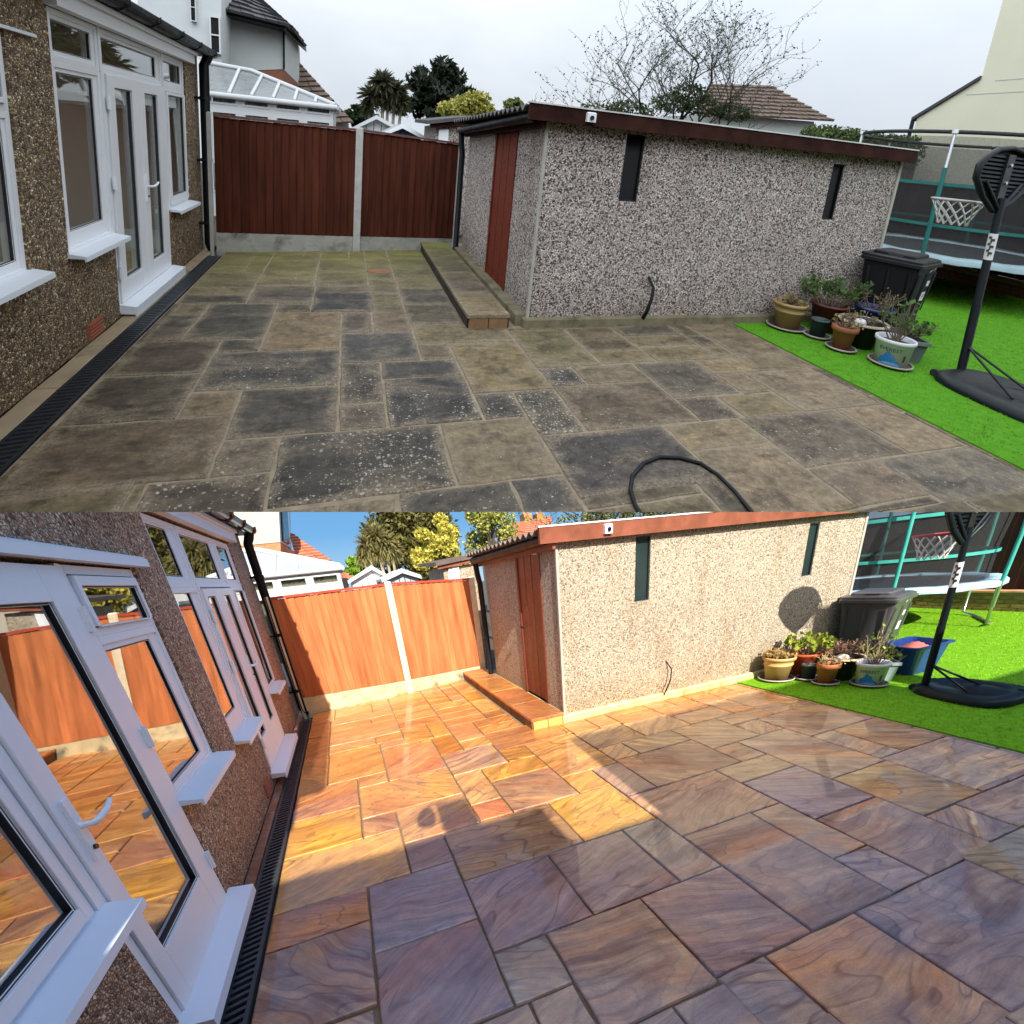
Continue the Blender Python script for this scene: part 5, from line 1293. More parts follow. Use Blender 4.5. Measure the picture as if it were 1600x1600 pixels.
def bucket(P, M, c, label, grp):
    t = pot(P, plain(P, 'bucket_white', (.72, .74, .78), .4, .05), M['soil'], 'bucket', label, c, .165, .135, .24, .022, .035, .008, group=grp); t['category'] = 'bucket'
    az = math.atan2(-c[1], -c[0]); f = lambda r, a, z: (c[0]+r*math.cos(az+a), c[1]+r*math.sin(az+a), .022+z)
    rr = lambda z: (.135+.03*z/.24)/1.12+.0016
    bl = plain(P, 'print_blue', (.02, .16, .42), .45, .3, 30); lb = plain(P, 'print_sky', (.10, .42, .68), .45, .3, 30); dk = plain(P, 'print_dark', (.02, .02, .025), .5, .1)
    def patch(nm, pts, m, off):
        return MB(P).add([f(rr(z)+off, a, z) for a, z in pts], [list(range(len(pts)))]).build(nm, m, t)
    q = MB(P); n = 16; ridge = lambda s_:   .035+.105*max(0, 1-abs(s_-.42)/.5)+.008*math.sin(s_*23)
    for i in range(n):
        s0, s1 = i/n, (i+1)/n; a0, a1 = -.75+1.35*s0, -.75+1.35*s1
        q.add([f(rr(.025)+.001, a0, .025), f(rr(.025)+.001, a1, .025), f(rr(ridge(s1))+.001, a1, ridge(s1)), f(rr(ridge(s0))+.001, a0, ridge(s0))], [(0, 1, 2, 3)])
    q.build('mountain_print', bl, t)
    q = MB(P)
    for i in range(n):
        s0, s1 = i/n, (i+1)/n; a0, a1 = -.75+1.35*s0, -.75+1.35*s1; g = lambda s_: .022+.05*max(0, (s_-.1)*(1-s_)*2)
        q.add([f(rr(.02)+.002, a0, .018), f(rr(.02)+.002, a1, .018), f(rr(g(s1))+.002, a1, g(s1)), f(rr(g(s0))+.002, a0, g(s0))], [(0, 1, 2, 3)])
    q.build('foothill_print', lb, t)
    text_mesh(P, t, 'lettering', 'EVEREST', dk, None, lambda x, y: f(rr(.155+y)+.002, -.12+x/.135, .155+y), None, .045)
    patch('label_square', [(.68, .06), (.80, .06), (.80, .12), (.68, .12)], dk, .001)
    return t
bucket(P, M, (4.66, 3.00), 'white plastic bucket with a blue mountain print, '+HERE, A_)
def trough(P, mat, soil, label, c, l, w, h, ang, grp):
    l, w = l/1.12, w/1.12; t = thing(P, 'trough_planter', label, 'planter', (c[0], c[1], 0), grp); ca, sa = math.cos(ang), math.sin(ang)
    q = lambda x, y, z: (c[0]+x*ca-y*sa, c[1]+x*sa+y*ca, z)
    mb = MB(P); lv = [(.80, .006), (.97, h-.03), (1.08, h-.03), (1.08, h), (.96, h), (.92, h*.8)]; v = []
    for s_, z in lv: v += [q(-l*s_/2, -w*s_/2, z), q(l*s_/2, -w*s_/2, z), q(l*s_/2, w*s_/2, z), q(-l*s_/2, w*s_/2, z)]
    mb.add(v, [(4*i+j, 4*i+(j+1) % 4, 4*i+4+(j+1) % 4, 4*i+4+j) for i in range(len(lv)-1) for j in range(4)]); mb.build('body', mat, t)
    n = 9
    for k in range(n):
        x = -l*.38+l*.76*k/(n-1)
        for sgn in (-1, 1):
            a, b = .80, .96
            mb = MB(P).add([q(x*a-.012, sgn*w*a/2, .012), q(x*a+.012, sgn*w*a/2, .012), q(x*b+.012, sgn*w*b/2, h-.035), q(x*b-.012, sgn*w*b/2, h-.035), q(x*a, sgn*(w*a/2+.012), .012), q(x*b, sgn*(w*b/2+.012), h-.035)], [(0, 4, 5, 3), (4, 1, 2, 5), (0, 1, 4), (3, 5, 2)]); mb.build('rib', mat, t)
    MB(P).poly([q(-l*.45, -w*.45, h*.84), q(l*.45, -w*.45, h*.84), q(l*.45, w*.45, h*.84), q(-l*.45, w*.45, h*.84)]).build('soil', soil, t)
    return t
trough(P, gg, M['soil'], 'grey green ribbed trough planter beside the white bucket, '+HERE, (5.02, 3.17), .46, .21, .22, 1.15, A_)
stick_plant(P, 'low_plant', 'dry brown stubble plant in the tan pot, '+HERE, (4.42, 3.93), .24, 26, .12, .13, M['twig'], dry, 5, .035, rng, Cp)
stick_plant(P, 'leafy_plant', 'bushy green plant in the maroon pot, '+HERE, (4.85, 3.84), .28, 30, .30, .26, M['twig'], grn, 16, .045, rng, Cp)
stick_plant(P, 'low_plant', 'dark straggly plant in the small terracotta pot, '+HERE, (4.49, 3.35), .20, 18, .17, .12, M['twig'], dry, 3, .03, rng, Cp)
stick_plant(P, 'twiggy_plant', 'thin bare twigs in the blue glazed pot, '+HERE, (5.16, 3.60), .30, 22, .24, .22, M['twig'], dry, 2, .025, rng, Cp)
stick_plant(P, 'rose_plant', 'bare rose canes standing in the white bucket, '+HERE, (4.66, 3.00), .22, 15, .40, .12, M['twig'], grn, 5, .035, rng, Cp)
stick_plant(P, 'leafy_plant', 'sparse green leaves in the trough planter, '+HERE, (5.02, 3.17), .19, 20, .20, .20, M['twig'], grn, 7, .045, rng, Cp)
stick_plant(P, 'twiggy_plant', 'brown stubble in the wide dark bowl, '+HERE, (4.86, 3.46), .22, 14, .12, .14, M['twig'], dry, 3, .03, rng, Cp)

make_bin(P, M, 'black two wheeled refuse bin by the garage corner, '+HERE, (5.66, 3.80), .30, .60, .54, .885, M['black'], rng)
make_hoop(P, M, 'black portable basketball stand on the lawn, '+HERE, (5.03, 2.28), (.37, .48), (5.13, 2.72, .05), (5.00, 2.72, 1.56), 2.76, (5.00, 2.76, 1.48), (5.06, 3.06, 1.50), rng)
make_trampoline(P, M, 'netted trampoline with teal poles beyond the garage, '+HERE, (8.90, 5.36), 1.42, .66, 2.32, rad(283), rng, rad(202))
boundary(P, M, 10.15, 3.0, 9.2, .26, 1.64, 'low brick wall along the lawn edge, '+HERE, 'dark brown board fence above the low brick wall, '+HERE, rng)

# ---- beyond: rendered gable, hedge, bungalow, trees, neighbour house
Xg = 11.2; g = lambda x, y: P.onx(x, y, Xg)
t = thing(P, 'gable_house', 'tall cream rendered gable house behind the trampoline, '+HERE, 'house', (Xg, 6, 0))
e, c1, c2 = g(1433, 185), g(1533, 124), g(1568, 0)
MB(P).prism([(Xg, e[1], 0), (Xg, e[1], e[2]), (Xg, c1[1], c1[2]), (Xg, c1[1], 0)], (2.6, 0, 0)).build('wall', M['cream'], t)
MB(P).prism([(Xg, c1[1], 0), (Xg, c1[1], c2[2]+1.6), (Xg, c1[1]-3.2, c2[2]+1.6), (Xg, c1[1]-3.2, 0)], (3.0, 0, 0)).build('tower_wall', M['cream'], t)
MB(P).prism([(Xg-.05, e[1]+.08, e[2]-.05), (Xg-.05, e[1]+.08, e[2]+.02), (Xg-.05, c1[1], c1[2]+.06), (Xg-.05, c1[1], c1[2])], (2.7, 0, 0)).build('roof_verge', M['dark_tile'], t)
MB(P).tube([(Xg-.02, e[1]+.06, e[2]-.05), (Xg-.02, e[1]+.06, .2)], .035, 8).build('downpipe', M['black'], t)
for a, b in (((1510, 148), (1600, 143)), ((1555, 126), (1600, 123))):
    p0, p1 = g(*a), g(*b); MB(P).box(Xg-.004, Xg+.002, p1[1], p0[1], p0[2]-.008, p0[2]+.008).build('render_joint', M['rendered'], t)
hm = leafmat(P, 'hedge_leaf', (.02, .045, .012), (.13, .18, .04), 3)
hd = MB(P); h0, h1 = P.ony(1268, 195, 7.6), P.ony(1430, 200, 7.6)
for k in range(60):
    s_ = k/59; leaf_quads(hd, (h0[0]+(h1[0]-h0[0])*s_, 7.6+rng.uniform(-.15, .15), h0[2]-.32+rng.uniform(-.04, .04)), 230, .055, rng, (.13, .25, .36))
t = thing(P, 'hedge', 'clipped green hedge above the garage roof, '+HERE, 'hedge', (h0[0], 7.6, 0))
MB(P).box(h0[0], h1[0], 7.4, 7.8, 0, h0[2]-.3).build('trunk', M['bark'], t); hd.build('foliage', hm, t, kind='stuff')
b = lambda x, y, Y=11.0: P.ony(x, y, Y)
far_house(P, M, 'white bungalow with a brown hipped roof behind the garage, '+HERE,
    [('wall', [b(1120, 215), b(1272, 226), b(1272, 190), b(1120, 178)], (0, 2.2, 0), M['rendered'])], [],
    [(b(1085, 178, 10.8), b(1303, 190, 10.8), b(1108, 131, 12.4), b(1203, 134, 12.4), 9, plain(P, 'brown_tile', (.18, .125, .095), .85, .3, 10, .004))], (b(1190, 200)[0], 11))
bl = leafmat(P, 'bud_leaf', (.018, .03, .010), (.075, .10, .03), 5)
b0 = P.ony(1045, 215, 9.2)
bare_tree(P, M, 'large bare branched tree with ivy behind the garage, '+HERE, (b0[0], 9.2, 1.0), 4.2, .95, bl,
    [(P.ony(x, y, 9.2), (.5, .3, .19), n) for x, y, n in ((985, 172, 900), (1050, 162, 900), (1100, 168, 900), (1145, 176, 1000), (1080, 145, 800), (940, 175, 500))], np.random.default_rng(21), .06)
ygl = leafmat(P, 'yellow_leaf', (.16, .17, .02), (.62, .58, .14), 4)
c = P.ony(727, 168, 10.5); clump_tree(P, M, 'yellow_shrub', 'bright yellow variegated shrub behind the outbuilding, '+HERE, 'shrub', (c[0], 10.5, 0), ((c[0], 10.5, c[2]-.05), (.62, .5, .36)), ygl, 6500, .06, rng, clumps=40)
c = P.ony(803, 162, 10.2); clump_tree(P, M, 'green_shrub', 'small pale green shrub at the garage roof corner, '+HERE, 'shrub', (c[0], 10.2, 0), ((c[0], 10.2, c[2]-.1), (.26, .25, .25)), leafmat(P, 'pale_leaf', (.05, .07, .02), (.28, .31, .10), 4), 700, .08, rng, clumps=12, trunk=.03)
dk = leafmat(P, 'conifer_leaf', (.006, .011, .006), (.03, .045, .02), 2)
c = P.ony(690, 150, 13.0); ct = P.ony(678, 84, 13.0)
def conif(q, c, r, rng):
    q = q.copy(); f = np.clip((q[2]-c[2])/r[2], -1, 1); k = .95-.45*f
    q[0] = c[0]+(q[0]-c[0])*k-.1*f; q[1] = c[1]+(q[1]-c[1])*k; return q
clump_tree(P, M, 'dark_conifer', 'dark spreading conifer behind the fence, '+HERE, 'tree', (c[0], 13, 0), ((c[0], 13, c[2]), (1.05, .9, ct[2]-c[2]-.1)), dk, 9000, .085, np.random.default_rng(4), clumps=130, cl=(.08, .22), trunk=.09, long=2.4, shape=conif)
c = P.ony(604, 205, 12.0); hs = [(P.ony(x, y, 12.0), R) for x, y, R in ((598, 128, .40), (581, 148, .36), (618, 140, .38), (628, 158, .3), (606, 156, .3), (575, 165, .25))]
spiky_palm(P, M, 'spiky cordyline palm with several pale stems behind the fence, '+HERE, (c[0], 12.0, 0), [(*h_, R) for h_, R in hs], leafmat(P, 'sword_leaf', (.02, .025, .012), (.12, .12, .06), 6), rng)
c = P.ony(563, 182, 14.0); clump_tree(P, M, 'round_bush', 'round dark green bush beside the neighbour roof, '+HERE, 'bush', (c[0], 14, 0), ((c[0], 14, c[2]), (.40, .35, .32)), leafmat(P, 'bush_leaf', (.008, .022, .008), (.04, .075, .02), 4), 1500, .09, rng, clumps=24)
q = lambda x, y, Y: P.ony(x, y, Y)
shed_gable(P, M, 'white canvas gazebo roof beyond the fence, '+HERE, 'gazebo', 'gazebo', q(588, 184, 11.4), q(548, 204, 11.4), q(630, 208, 11.4), 11.4, 1.2, M['white_far'], M['white_far'], plain(P, 'canvas', (.68, .66, .60), .9, .05))
shed_gable(P, M, 'small blue summerhouse gable with white bargeboards, '+HERE, 'summerhouse', 'summerhouse', q(628, 198, 10.0), q(594, 213, 10.0), q(664, 218, 10.0), 10.0, 1.4, plain(P, 'blue_boards', (.10, .16, .27), .7, .2), M['white'], plain(P, 'felt', (.35, .36, .36), .9))
t = thing(P, 'outbuilding', 'small pebbledash outbuilding with white door behind the fence, '+HERE, 'outbuilding', (q(700, 200, 8.6)[0], 8.6, 0))
a0, a1 = q(682, 192, 8.6), q(738, 186, 8.6)
MB(P).prism([(a0[0], 8.6, 0), (a1[0], 8.6, 0), (a1[0], 8.6, a1[2]-.02), (a0[0], 8.6, a0[2]-.04)], (0, 1.4, 0)).build('wall', M['garage'], t)
MB(P).prism([q(668, 188, 8.45), q(742, 181, 8.45), q(742, 186, 8.45), q(668, 194, 8.45)], (0, 1.7, .05)).build('roof', M['roof_sheet'], t)
MB(P).prism([q(673, 193, 8.5), q(738, 187, 8.5), q(738, 194, 8.5), q(673, 200, 8.5)], (0, .03, 0)).build('fascia', M['garage_wood'], t)
MB(P).prism([q(686, 203, 8.56), q(701, 202, 8.56), q(700, 240, 8.56), q(684, 240, 8.56)], (0, .03, 0)).build('door', M['white'], t)
er = q(521, 167, 9.5)
conservatory(P, M, 'white conservatory with a pale panelled roof beyond the fence, '+HERE, 9.5, er, q(322, 100, 10.8), q(393, 113, 10.8), -2.15, (q(444, 172, 9.5)[2]-.01, q(444, 158, 9.5)[2]+.01), 4, .4)
w = lambda x, y, Y=12.0: P.ony(x, y, Y)
far_house(P, M, 'white rendered neighbour house with a dark tiled roof, '+HERE,
    [('wall', [w(346, 112), w(443, 108), w(443, 40), w(346, 18)], (0, 2.5, 0), M['rendered']),
     ('side_wall', [w(443, 108), w(468, 133, 13.4), w(466, 66, 13.4), w(443, 40)], (-.05, 1.0, 0), M['rendered']),
     ('bay_wall', [w(215, 40, 11.2), w(346, 112, 11.2), w(346, -60, 11.2), w(215, -60, 11.2)], (0, 1.0, 0), plain(P, 'pale_render', (.55, .57, .57), .8, .08, 3)),
     ('brick_wall', [w(346, 170), w(443, 165), w(443, 109), w(346, 113)], (0, 2.4, 0), M['brick']),
     ('brick_wall', [w(443, 165), w(474, 190, 13.4), w(470, 135, 13.4), w(443, 109)], (-.05, 1.0, 0), M['brick']),
     ('soffit', [w(340, 20, 11.6), w(446, 46, 11.6), w(446, 38, 11.6), w(340, 12, 11.6)], (0, .8, 0), M['black']),
     ('side_soffit', [w(443, 46, 11.6), w(476, 76, 13.2), w(475, 66, 13.2), w(443, 38, 11.6)], (0, .6, 0), M['black']),
     ('downpipe', [w(442, 108, 11.95), w(445, 108, 11.95), w(445, 44, 11.95), w(442, 44, 11.95)], (0, .05, 0), M['black']),
     ('low_wall', [w(480, 230, 12.6), w(548, 230, 12.6), w(544, 184, 12.6), w(480, 184, 12.6)], (0, .8, 0), M['rendered'])],
    [(w(299, 40, 11.18)[0], w(308, 40, 11.18)[0], w(303, 34, 11.18)[2], w(303, -10, 11.18)[2], 11.18), (w(328, 40, 11.17)[0], w(345, 40, 11.17)[0], w(336, 84, 11.17)[2], w(336, 26, 11.17)[2], 11.17)],
    [(w(338, 14, 11.55), w(455, 43, 11.55), w(335, -60, 14.0), w(398, -8, 14.0), 9, M['dark_tile']), (w(455, 43, 11.55), w(477, 74, 13.2), w(398, -8, 14.0), w(400, -8, 14.2), 7, M['dark_tile']),
     (w(470, 196, 12.4), w(553, 192, 12.4), w(465, 98, 13.8), w(468, 98, 13.8), 12, plain(P, 'brown_tile', (.18, .125, .095), .85, .3, 10, .004))], (-2.0, 12.0))

# ================================================================== LOWER GARDEN: new patio, low sun
P = L; M = mats(P); rng = np.random.default_rng(11)
HERE = 'lower sunny garden'
struct(MB(P).box(-60, 75, -40, 100, -.30, -.10).build('ground', M['soil']))
def blue(nt, em):
    z = node(nt, 'ShaderNodeSeparateXYZ', {0: rest(nt)}).outputs[2]
    c = ramp(nt, mth(nt, 'DIVIDE', z, 60.0), [(0.0, (.52, .68, .80)), (.05, (.36, .58, .80)), (.14, (.17, .42, .74)), (.5, (.08, .25, .56))])
    nt.links.new(c, em.inputs['Color']); em.inputs['Strength'].default_value = .43
mb = MB(P); v = []; nu, nv = 48, 14
for i in range(nv+1):
    el = -.08+.75*i/nv
    for j in range(nu+1):
        a = math.pi*(-.08+1.16*j/nu); v.append((3+70*math.cos(el)*math.cos(a), 5+70*math.cos(el)*math.sin(a), 70*math.sin(el)))
mb.add(v, [(i*(nu+1)+j, (i+1)*(nu+1)+j, (i+1)*(nu+1)+j+1, i*(nu+1)+j+1) for i in range(nv) for j in range(nu)], 0, True)
struct(mb.build('sky', emit('clear_sky_light', blue)))

X = -1.0
make_house(P, M, dict(X=X, y0=-.12, y1=6.58, top=2.42, label='brown pebbledash house wall with white doors and windows, '+HERE,
    holes=[(3.48, 4.13, .62, 2.14), (4.13, 5.22, .05, 2.14), (5.22, 5.82, .62, 2.14), (.20, 1.52, .68, 1.80), (1.52, 2.33, .06, 1.80), (2.33, 3.04, .70, 1.80)],
    windows=[(3.50, 4.11, 1.70, 2.12, (3.56, 3.93, 1.77, 2.07), False), (4.13, 5.22, 1.70, 2.12, (4.07+.12, 5.03, 1.77, 2.07), False), (5.22, 5.81, 1.70, 2.12, (5.28, 5.74, 1.77, 2.07), False),
             (3.50, 4.11, .63, 1.70, (3.56, 3.92, .80, 1.67), False), (5.24, 5.81, .63, 1.70, (5.31, 5.69, .69, 1.66), True),
             (.22, 1.51, .69, 1.80, (.30, 1.44, .78, 1.70), True), (2.34, 3.03, 1.51, 1.79, (2.41, 2.96, 1.545, 1.71), True), (2.34, 3.03, .71, 1.51, (2.40, 2.90, .785, 1.45), False)],
    doors=[dict(y0=1.57, y1=2.30, z0=.12, z1=1.78, g=(1.66, 2.15, .37, 1.655), handle_y=1.62, hinge_y=2.30), dict(y0=4.15, y1=4.68, z0=.14, z1=1.69, g=(4.22, 4.47, .42, 1.63), hinge_y=4.15), dict(y0=4.685, y1=5.20, z0=.14, z1=1.69, g=(4.77, 5.01, .42, 1.63), handle_y=4.72)],
    sills=[(3.50, 4.11, .64), (5.24, 5.82, .63), (.20, 1.52, .70), (2.36, 3.02, .71), (1.55, 2.32, .11, .12, .06, .05), (4.13, 5.22, .11, .12, .06, .05)],
    bars=[(1.515, 1.565, .07, 1.79), (2.305, 2.338, .07, 1.79), (1.565, 2.305, .06, .115), (4.112, 4.145, .06, 1.70), (5.205, 5.238, .06, 1.70), (4.145, 5.205, .06, .135)],
    eave=2.27, fas=(3.45, 5.95), vent=(3.82, .10), lintel=(.10, 3.12, 1.80, .05, .05, 'white'), pipe=6.50))
t = thing(P, 'cardboard_box', 'yellow box with a dark crest print inside the low window, '+HERE, 'box', (X-.75, 1.15, .75))
MB(P).bbox(X-.95, X-.55, .85, 1.36, .52, .70, .004).build('carton', plain(P, 'yellow_card', (.65, .42, .06), .6, .1), t)
q = MB(P)
for k in range(7):
    a = k*2*math.pi/7; q.add([(X-.548, 1.16+.03*math.cos(a), .61+.022*math.sin(a)), (X-.548, 1.16+.055*math.cos(a+.25), .61+.04*math.sin(a+.25)), (X-.548, 1.16+.03*math.cos(a+.6), .61+.022*math.sin(a+.6))], [(0, 1, 2)])
q.build('crest_print', plain(P, 'print_dark', (.02, .02, .025), .5, .1), t)
tb = thing(P, 'side_table', 'low table under the yellow box inside the window, '+HERE, 'table', (X-.75, 1.1, 0)); MB(P).bbox(X-1.05, X-.45, .7, 1.5, .48, .52, .004).build('top', plain(P, 'oak', (.40, .22, .08), .4, .2, 6), tb)
lg = MB(P).box(X-1.03, X-.99, .72, .76, .02, .48).build('leg', plain(P, 'oak', (.40, .22, .08), .4, .2, 6), tb)
for dx, dy in ((.54, 0), (0, .74), (.54, .74)): again(P, lg, (dx, dy, 0))

# ---- new sandstone patio
cr = {'A': (420, 1050), 'B': (380, 1300), 'C': (800, 1060), 'D': (1100, 1060), 'E': (800, 1300), 'G': (1100, 1300)}
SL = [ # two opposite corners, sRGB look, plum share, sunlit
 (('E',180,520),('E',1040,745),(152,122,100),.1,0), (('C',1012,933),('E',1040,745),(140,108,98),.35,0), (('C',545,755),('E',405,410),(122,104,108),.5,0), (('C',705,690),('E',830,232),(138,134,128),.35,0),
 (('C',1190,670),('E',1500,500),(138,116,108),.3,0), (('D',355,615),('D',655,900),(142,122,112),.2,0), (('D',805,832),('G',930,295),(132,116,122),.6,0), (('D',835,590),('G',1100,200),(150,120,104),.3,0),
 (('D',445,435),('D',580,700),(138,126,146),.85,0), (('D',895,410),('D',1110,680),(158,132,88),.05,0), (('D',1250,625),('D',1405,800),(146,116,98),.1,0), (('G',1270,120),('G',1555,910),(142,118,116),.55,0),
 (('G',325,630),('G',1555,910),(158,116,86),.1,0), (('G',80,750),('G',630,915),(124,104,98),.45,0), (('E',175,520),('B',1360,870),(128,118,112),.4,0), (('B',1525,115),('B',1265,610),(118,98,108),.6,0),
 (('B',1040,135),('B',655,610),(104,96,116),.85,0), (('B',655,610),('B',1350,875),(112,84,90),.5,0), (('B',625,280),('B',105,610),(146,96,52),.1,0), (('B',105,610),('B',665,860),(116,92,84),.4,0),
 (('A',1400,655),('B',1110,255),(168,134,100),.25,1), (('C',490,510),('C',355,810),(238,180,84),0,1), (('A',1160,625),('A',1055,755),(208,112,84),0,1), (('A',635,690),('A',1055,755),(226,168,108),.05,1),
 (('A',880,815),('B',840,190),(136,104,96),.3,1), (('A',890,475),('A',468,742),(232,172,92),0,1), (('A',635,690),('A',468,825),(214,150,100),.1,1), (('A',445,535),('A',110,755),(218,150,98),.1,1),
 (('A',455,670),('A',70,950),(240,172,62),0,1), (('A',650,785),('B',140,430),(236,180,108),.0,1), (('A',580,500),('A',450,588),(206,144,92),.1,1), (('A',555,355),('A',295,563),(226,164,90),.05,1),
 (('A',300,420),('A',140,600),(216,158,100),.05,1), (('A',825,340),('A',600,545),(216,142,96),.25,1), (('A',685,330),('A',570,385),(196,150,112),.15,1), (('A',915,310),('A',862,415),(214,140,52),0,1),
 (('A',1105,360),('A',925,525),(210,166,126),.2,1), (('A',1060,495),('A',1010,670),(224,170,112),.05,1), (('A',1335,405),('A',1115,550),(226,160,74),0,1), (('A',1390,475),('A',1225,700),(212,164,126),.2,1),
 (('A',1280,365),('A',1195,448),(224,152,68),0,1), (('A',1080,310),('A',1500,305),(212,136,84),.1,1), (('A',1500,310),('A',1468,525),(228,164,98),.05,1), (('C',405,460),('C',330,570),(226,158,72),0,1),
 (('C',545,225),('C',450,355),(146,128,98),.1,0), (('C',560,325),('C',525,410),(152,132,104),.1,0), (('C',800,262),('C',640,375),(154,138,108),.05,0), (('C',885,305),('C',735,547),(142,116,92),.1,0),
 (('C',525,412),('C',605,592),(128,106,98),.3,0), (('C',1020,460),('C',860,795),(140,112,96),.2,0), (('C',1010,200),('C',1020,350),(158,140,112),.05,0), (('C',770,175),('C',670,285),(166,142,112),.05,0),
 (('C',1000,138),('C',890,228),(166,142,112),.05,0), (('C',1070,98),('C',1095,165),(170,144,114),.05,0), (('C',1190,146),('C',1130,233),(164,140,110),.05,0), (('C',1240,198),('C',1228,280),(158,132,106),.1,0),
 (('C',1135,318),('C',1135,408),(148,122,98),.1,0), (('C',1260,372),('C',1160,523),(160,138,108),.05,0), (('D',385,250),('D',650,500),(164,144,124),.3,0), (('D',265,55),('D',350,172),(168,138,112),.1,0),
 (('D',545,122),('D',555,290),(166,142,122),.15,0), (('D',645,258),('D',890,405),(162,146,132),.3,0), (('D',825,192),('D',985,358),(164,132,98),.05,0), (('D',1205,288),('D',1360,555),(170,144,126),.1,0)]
rects = solve_slabs(P, [(px(a), px(b)) for a, b, _, _, _ in SL])
a, b = P.gnd(*px(('D', 1250, 625))), P.gnd(*px(('D', 1535, 735)))
rects.append([a[0], 4.33, b[1], a[1]]); SL.append((0, 0, (150, 124, 112), .25, 0))
a = P.gnd(*px(('G', 1270, 120))); rects.append([a[0], a[0]+.86, a[1]-.56, a[1]]); SL.append((0, 0, (140, 124, 100), .1, 0))
for r in rects: r[0] = max(r[0], -.79); r[1] = min(r[1], 4.33)
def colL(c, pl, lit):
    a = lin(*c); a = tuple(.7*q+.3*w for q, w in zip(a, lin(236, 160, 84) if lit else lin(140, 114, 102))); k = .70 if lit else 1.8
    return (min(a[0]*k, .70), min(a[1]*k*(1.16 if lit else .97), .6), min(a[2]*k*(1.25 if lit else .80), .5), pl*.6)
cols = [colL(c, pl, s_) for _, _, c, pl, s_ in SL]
bed = MB(P).box(-.79, 4.34, -2.5, 7.2, -.08, -.020).build('patio', plain(P, 'buff_mortar', (.25, .17, .095), .95, .3, 14, .004)); struct(bed); ORG[bed.name] = np.zeros(3)
extra = fill_slabs(rects, (-.79, 4.33, -.6, 6.95), [[1.54, 1.96, 3.94, 9], [1.9, 9, 4.0, 9]], rng)
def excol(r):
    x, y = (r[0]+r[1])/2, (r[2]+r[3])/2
    if y > 3.55 or (y > 2.4 and x < 1.7):  # fill slabs in the sunlit area get the golden tone painted in
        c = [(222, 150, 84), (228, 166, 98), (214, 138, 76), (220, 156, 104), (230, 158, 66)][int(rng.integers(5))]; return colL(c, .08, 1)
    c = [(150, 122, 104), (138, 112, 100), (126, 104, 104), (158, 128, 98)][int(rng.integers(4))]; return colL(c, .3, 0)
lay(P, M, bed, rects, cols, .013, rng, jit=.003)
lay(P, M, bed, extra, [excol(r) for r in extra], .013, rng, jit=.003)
for y in np.arange(-1.5, 6.5, .72):
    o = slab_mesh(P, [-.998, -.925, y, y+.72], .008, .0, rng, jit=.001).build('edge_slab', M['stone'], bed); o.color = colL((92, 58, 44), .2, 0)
make_drain(P, M, -.915, -.795, .6, 6.15, 'slotted dark drain channel along the house beside the orange patio')
make_lawn(P, M, [(4.345, 6.15, .4, 3.985), (6.15, 10.73, .4, 9.0)], rng, 60000, None)
make_fence(P, M, [(-.90, 6.47), (.63, 6.64), (1.93, 6.98)], [1.53, 1.535, 1.47], [.24, .19, .14], 'bright orange board fence with pale post, '+HERE, 'fences', rng)
make_garage(P, M, dict(gx=1.96, gy=4.0, x1=6.14, ye=6.30, base=.08, top=1.80, top_far=1.72, fascia=(1.75, 1.88), roof_far=1.80, door=(4.38, 5.06, .12, 1.735), lamp=2.45,
    slits=[(2.84, 3.02, 1.13, 1.735), (5.20, 5.36, 1.13, 1.69)], label='low prefabricated garage of cream speckled pebbledash, '+HERE))
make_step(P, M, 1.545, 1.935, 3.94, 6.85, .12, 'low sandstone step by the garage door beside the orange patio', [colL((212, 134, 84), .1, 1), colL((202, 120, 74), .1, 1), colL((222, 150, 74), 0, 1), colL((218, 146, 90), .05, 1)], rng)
yw = 3.97
cb = [P.ony(1043, 1030, yw-.01), P.ony(1049, 1045, yw-.03), P.ony(1048, 1062, yw-.05), P.ony(1042, 1076, yw-.06), P.gnd(1035, 1091, .012)]
cb[0][1] = 4.02
tag(MB(P).tube(cb, [.006, .007, .007, .008, .008], 8).build('cable', M['black'], org=cb[-1]), 'thin dark cable poking out of the cream speckled garage wall, '+HERE, 'cable')

# ---- pots on the turf
A_ = 'pots and planters on the lower lawn'; Bs = 'saucers under the lower pots'; Cp = 'plants in the lower pots'
tan = plain(P, 'tan_glaze', (.55, .33, .13), .5, .2, 4); ter = plain(P, 'terracotta', (.42, .14, .05), .7, .2); mar = plain(P, 'red_pot', (.55, .08, .02), .45, .2)
dgr = plain(P, 'dark_green_pot', (.06, .07, .07), .45, .2); blk = plain(P, 'dark_glaze', (.03, .028, .026), .4, .3); gg = plain(P, 'grey_green_plastic', (.26, .33, .34), .5, .2); blu = plain(P, 'blue_tub', (.012, .045, .20), .4, .2)
grn = leafmat(P, 'pot_leaf', (.10, .16, .02), (.36, .42, .06), 5); dry = leafmat(P, 'dry_leaf', (.24, .15, .05), (.50, .36, .14), 8); hea = leafmat(P, 'heather_leaf', (.08, .04, .035), (.26, .14, .10), 8)
saucers([('brown saucer under the tan pot, '+HERE, (4.74, 3.74), .215), ('brown saucer under the small grey green pot, '+HERE, (4.98, 3.52), .14), ('brown saucer under the small terracotta pot, '+HERE, (4.95, 3.28), .145),
         ('dark saucer under the white bucket, '+HERE, (5.22, 2.99), .19)], Bs)
pot(P, tan, M['soil'], 'flower_pot', 'tan ribbed flower pot at the left end of the pot row, '+HERE, (4.74, 3.74), .185, .135, .27, .022, .035, group=A_, band=.62)
pot(P, mar, M['soil'], 'flower_pot', 'bright red pot behind the tan pot, '+HERE, (5.12, 3.70), .19, .15, .28, .006, .03, group=A_)
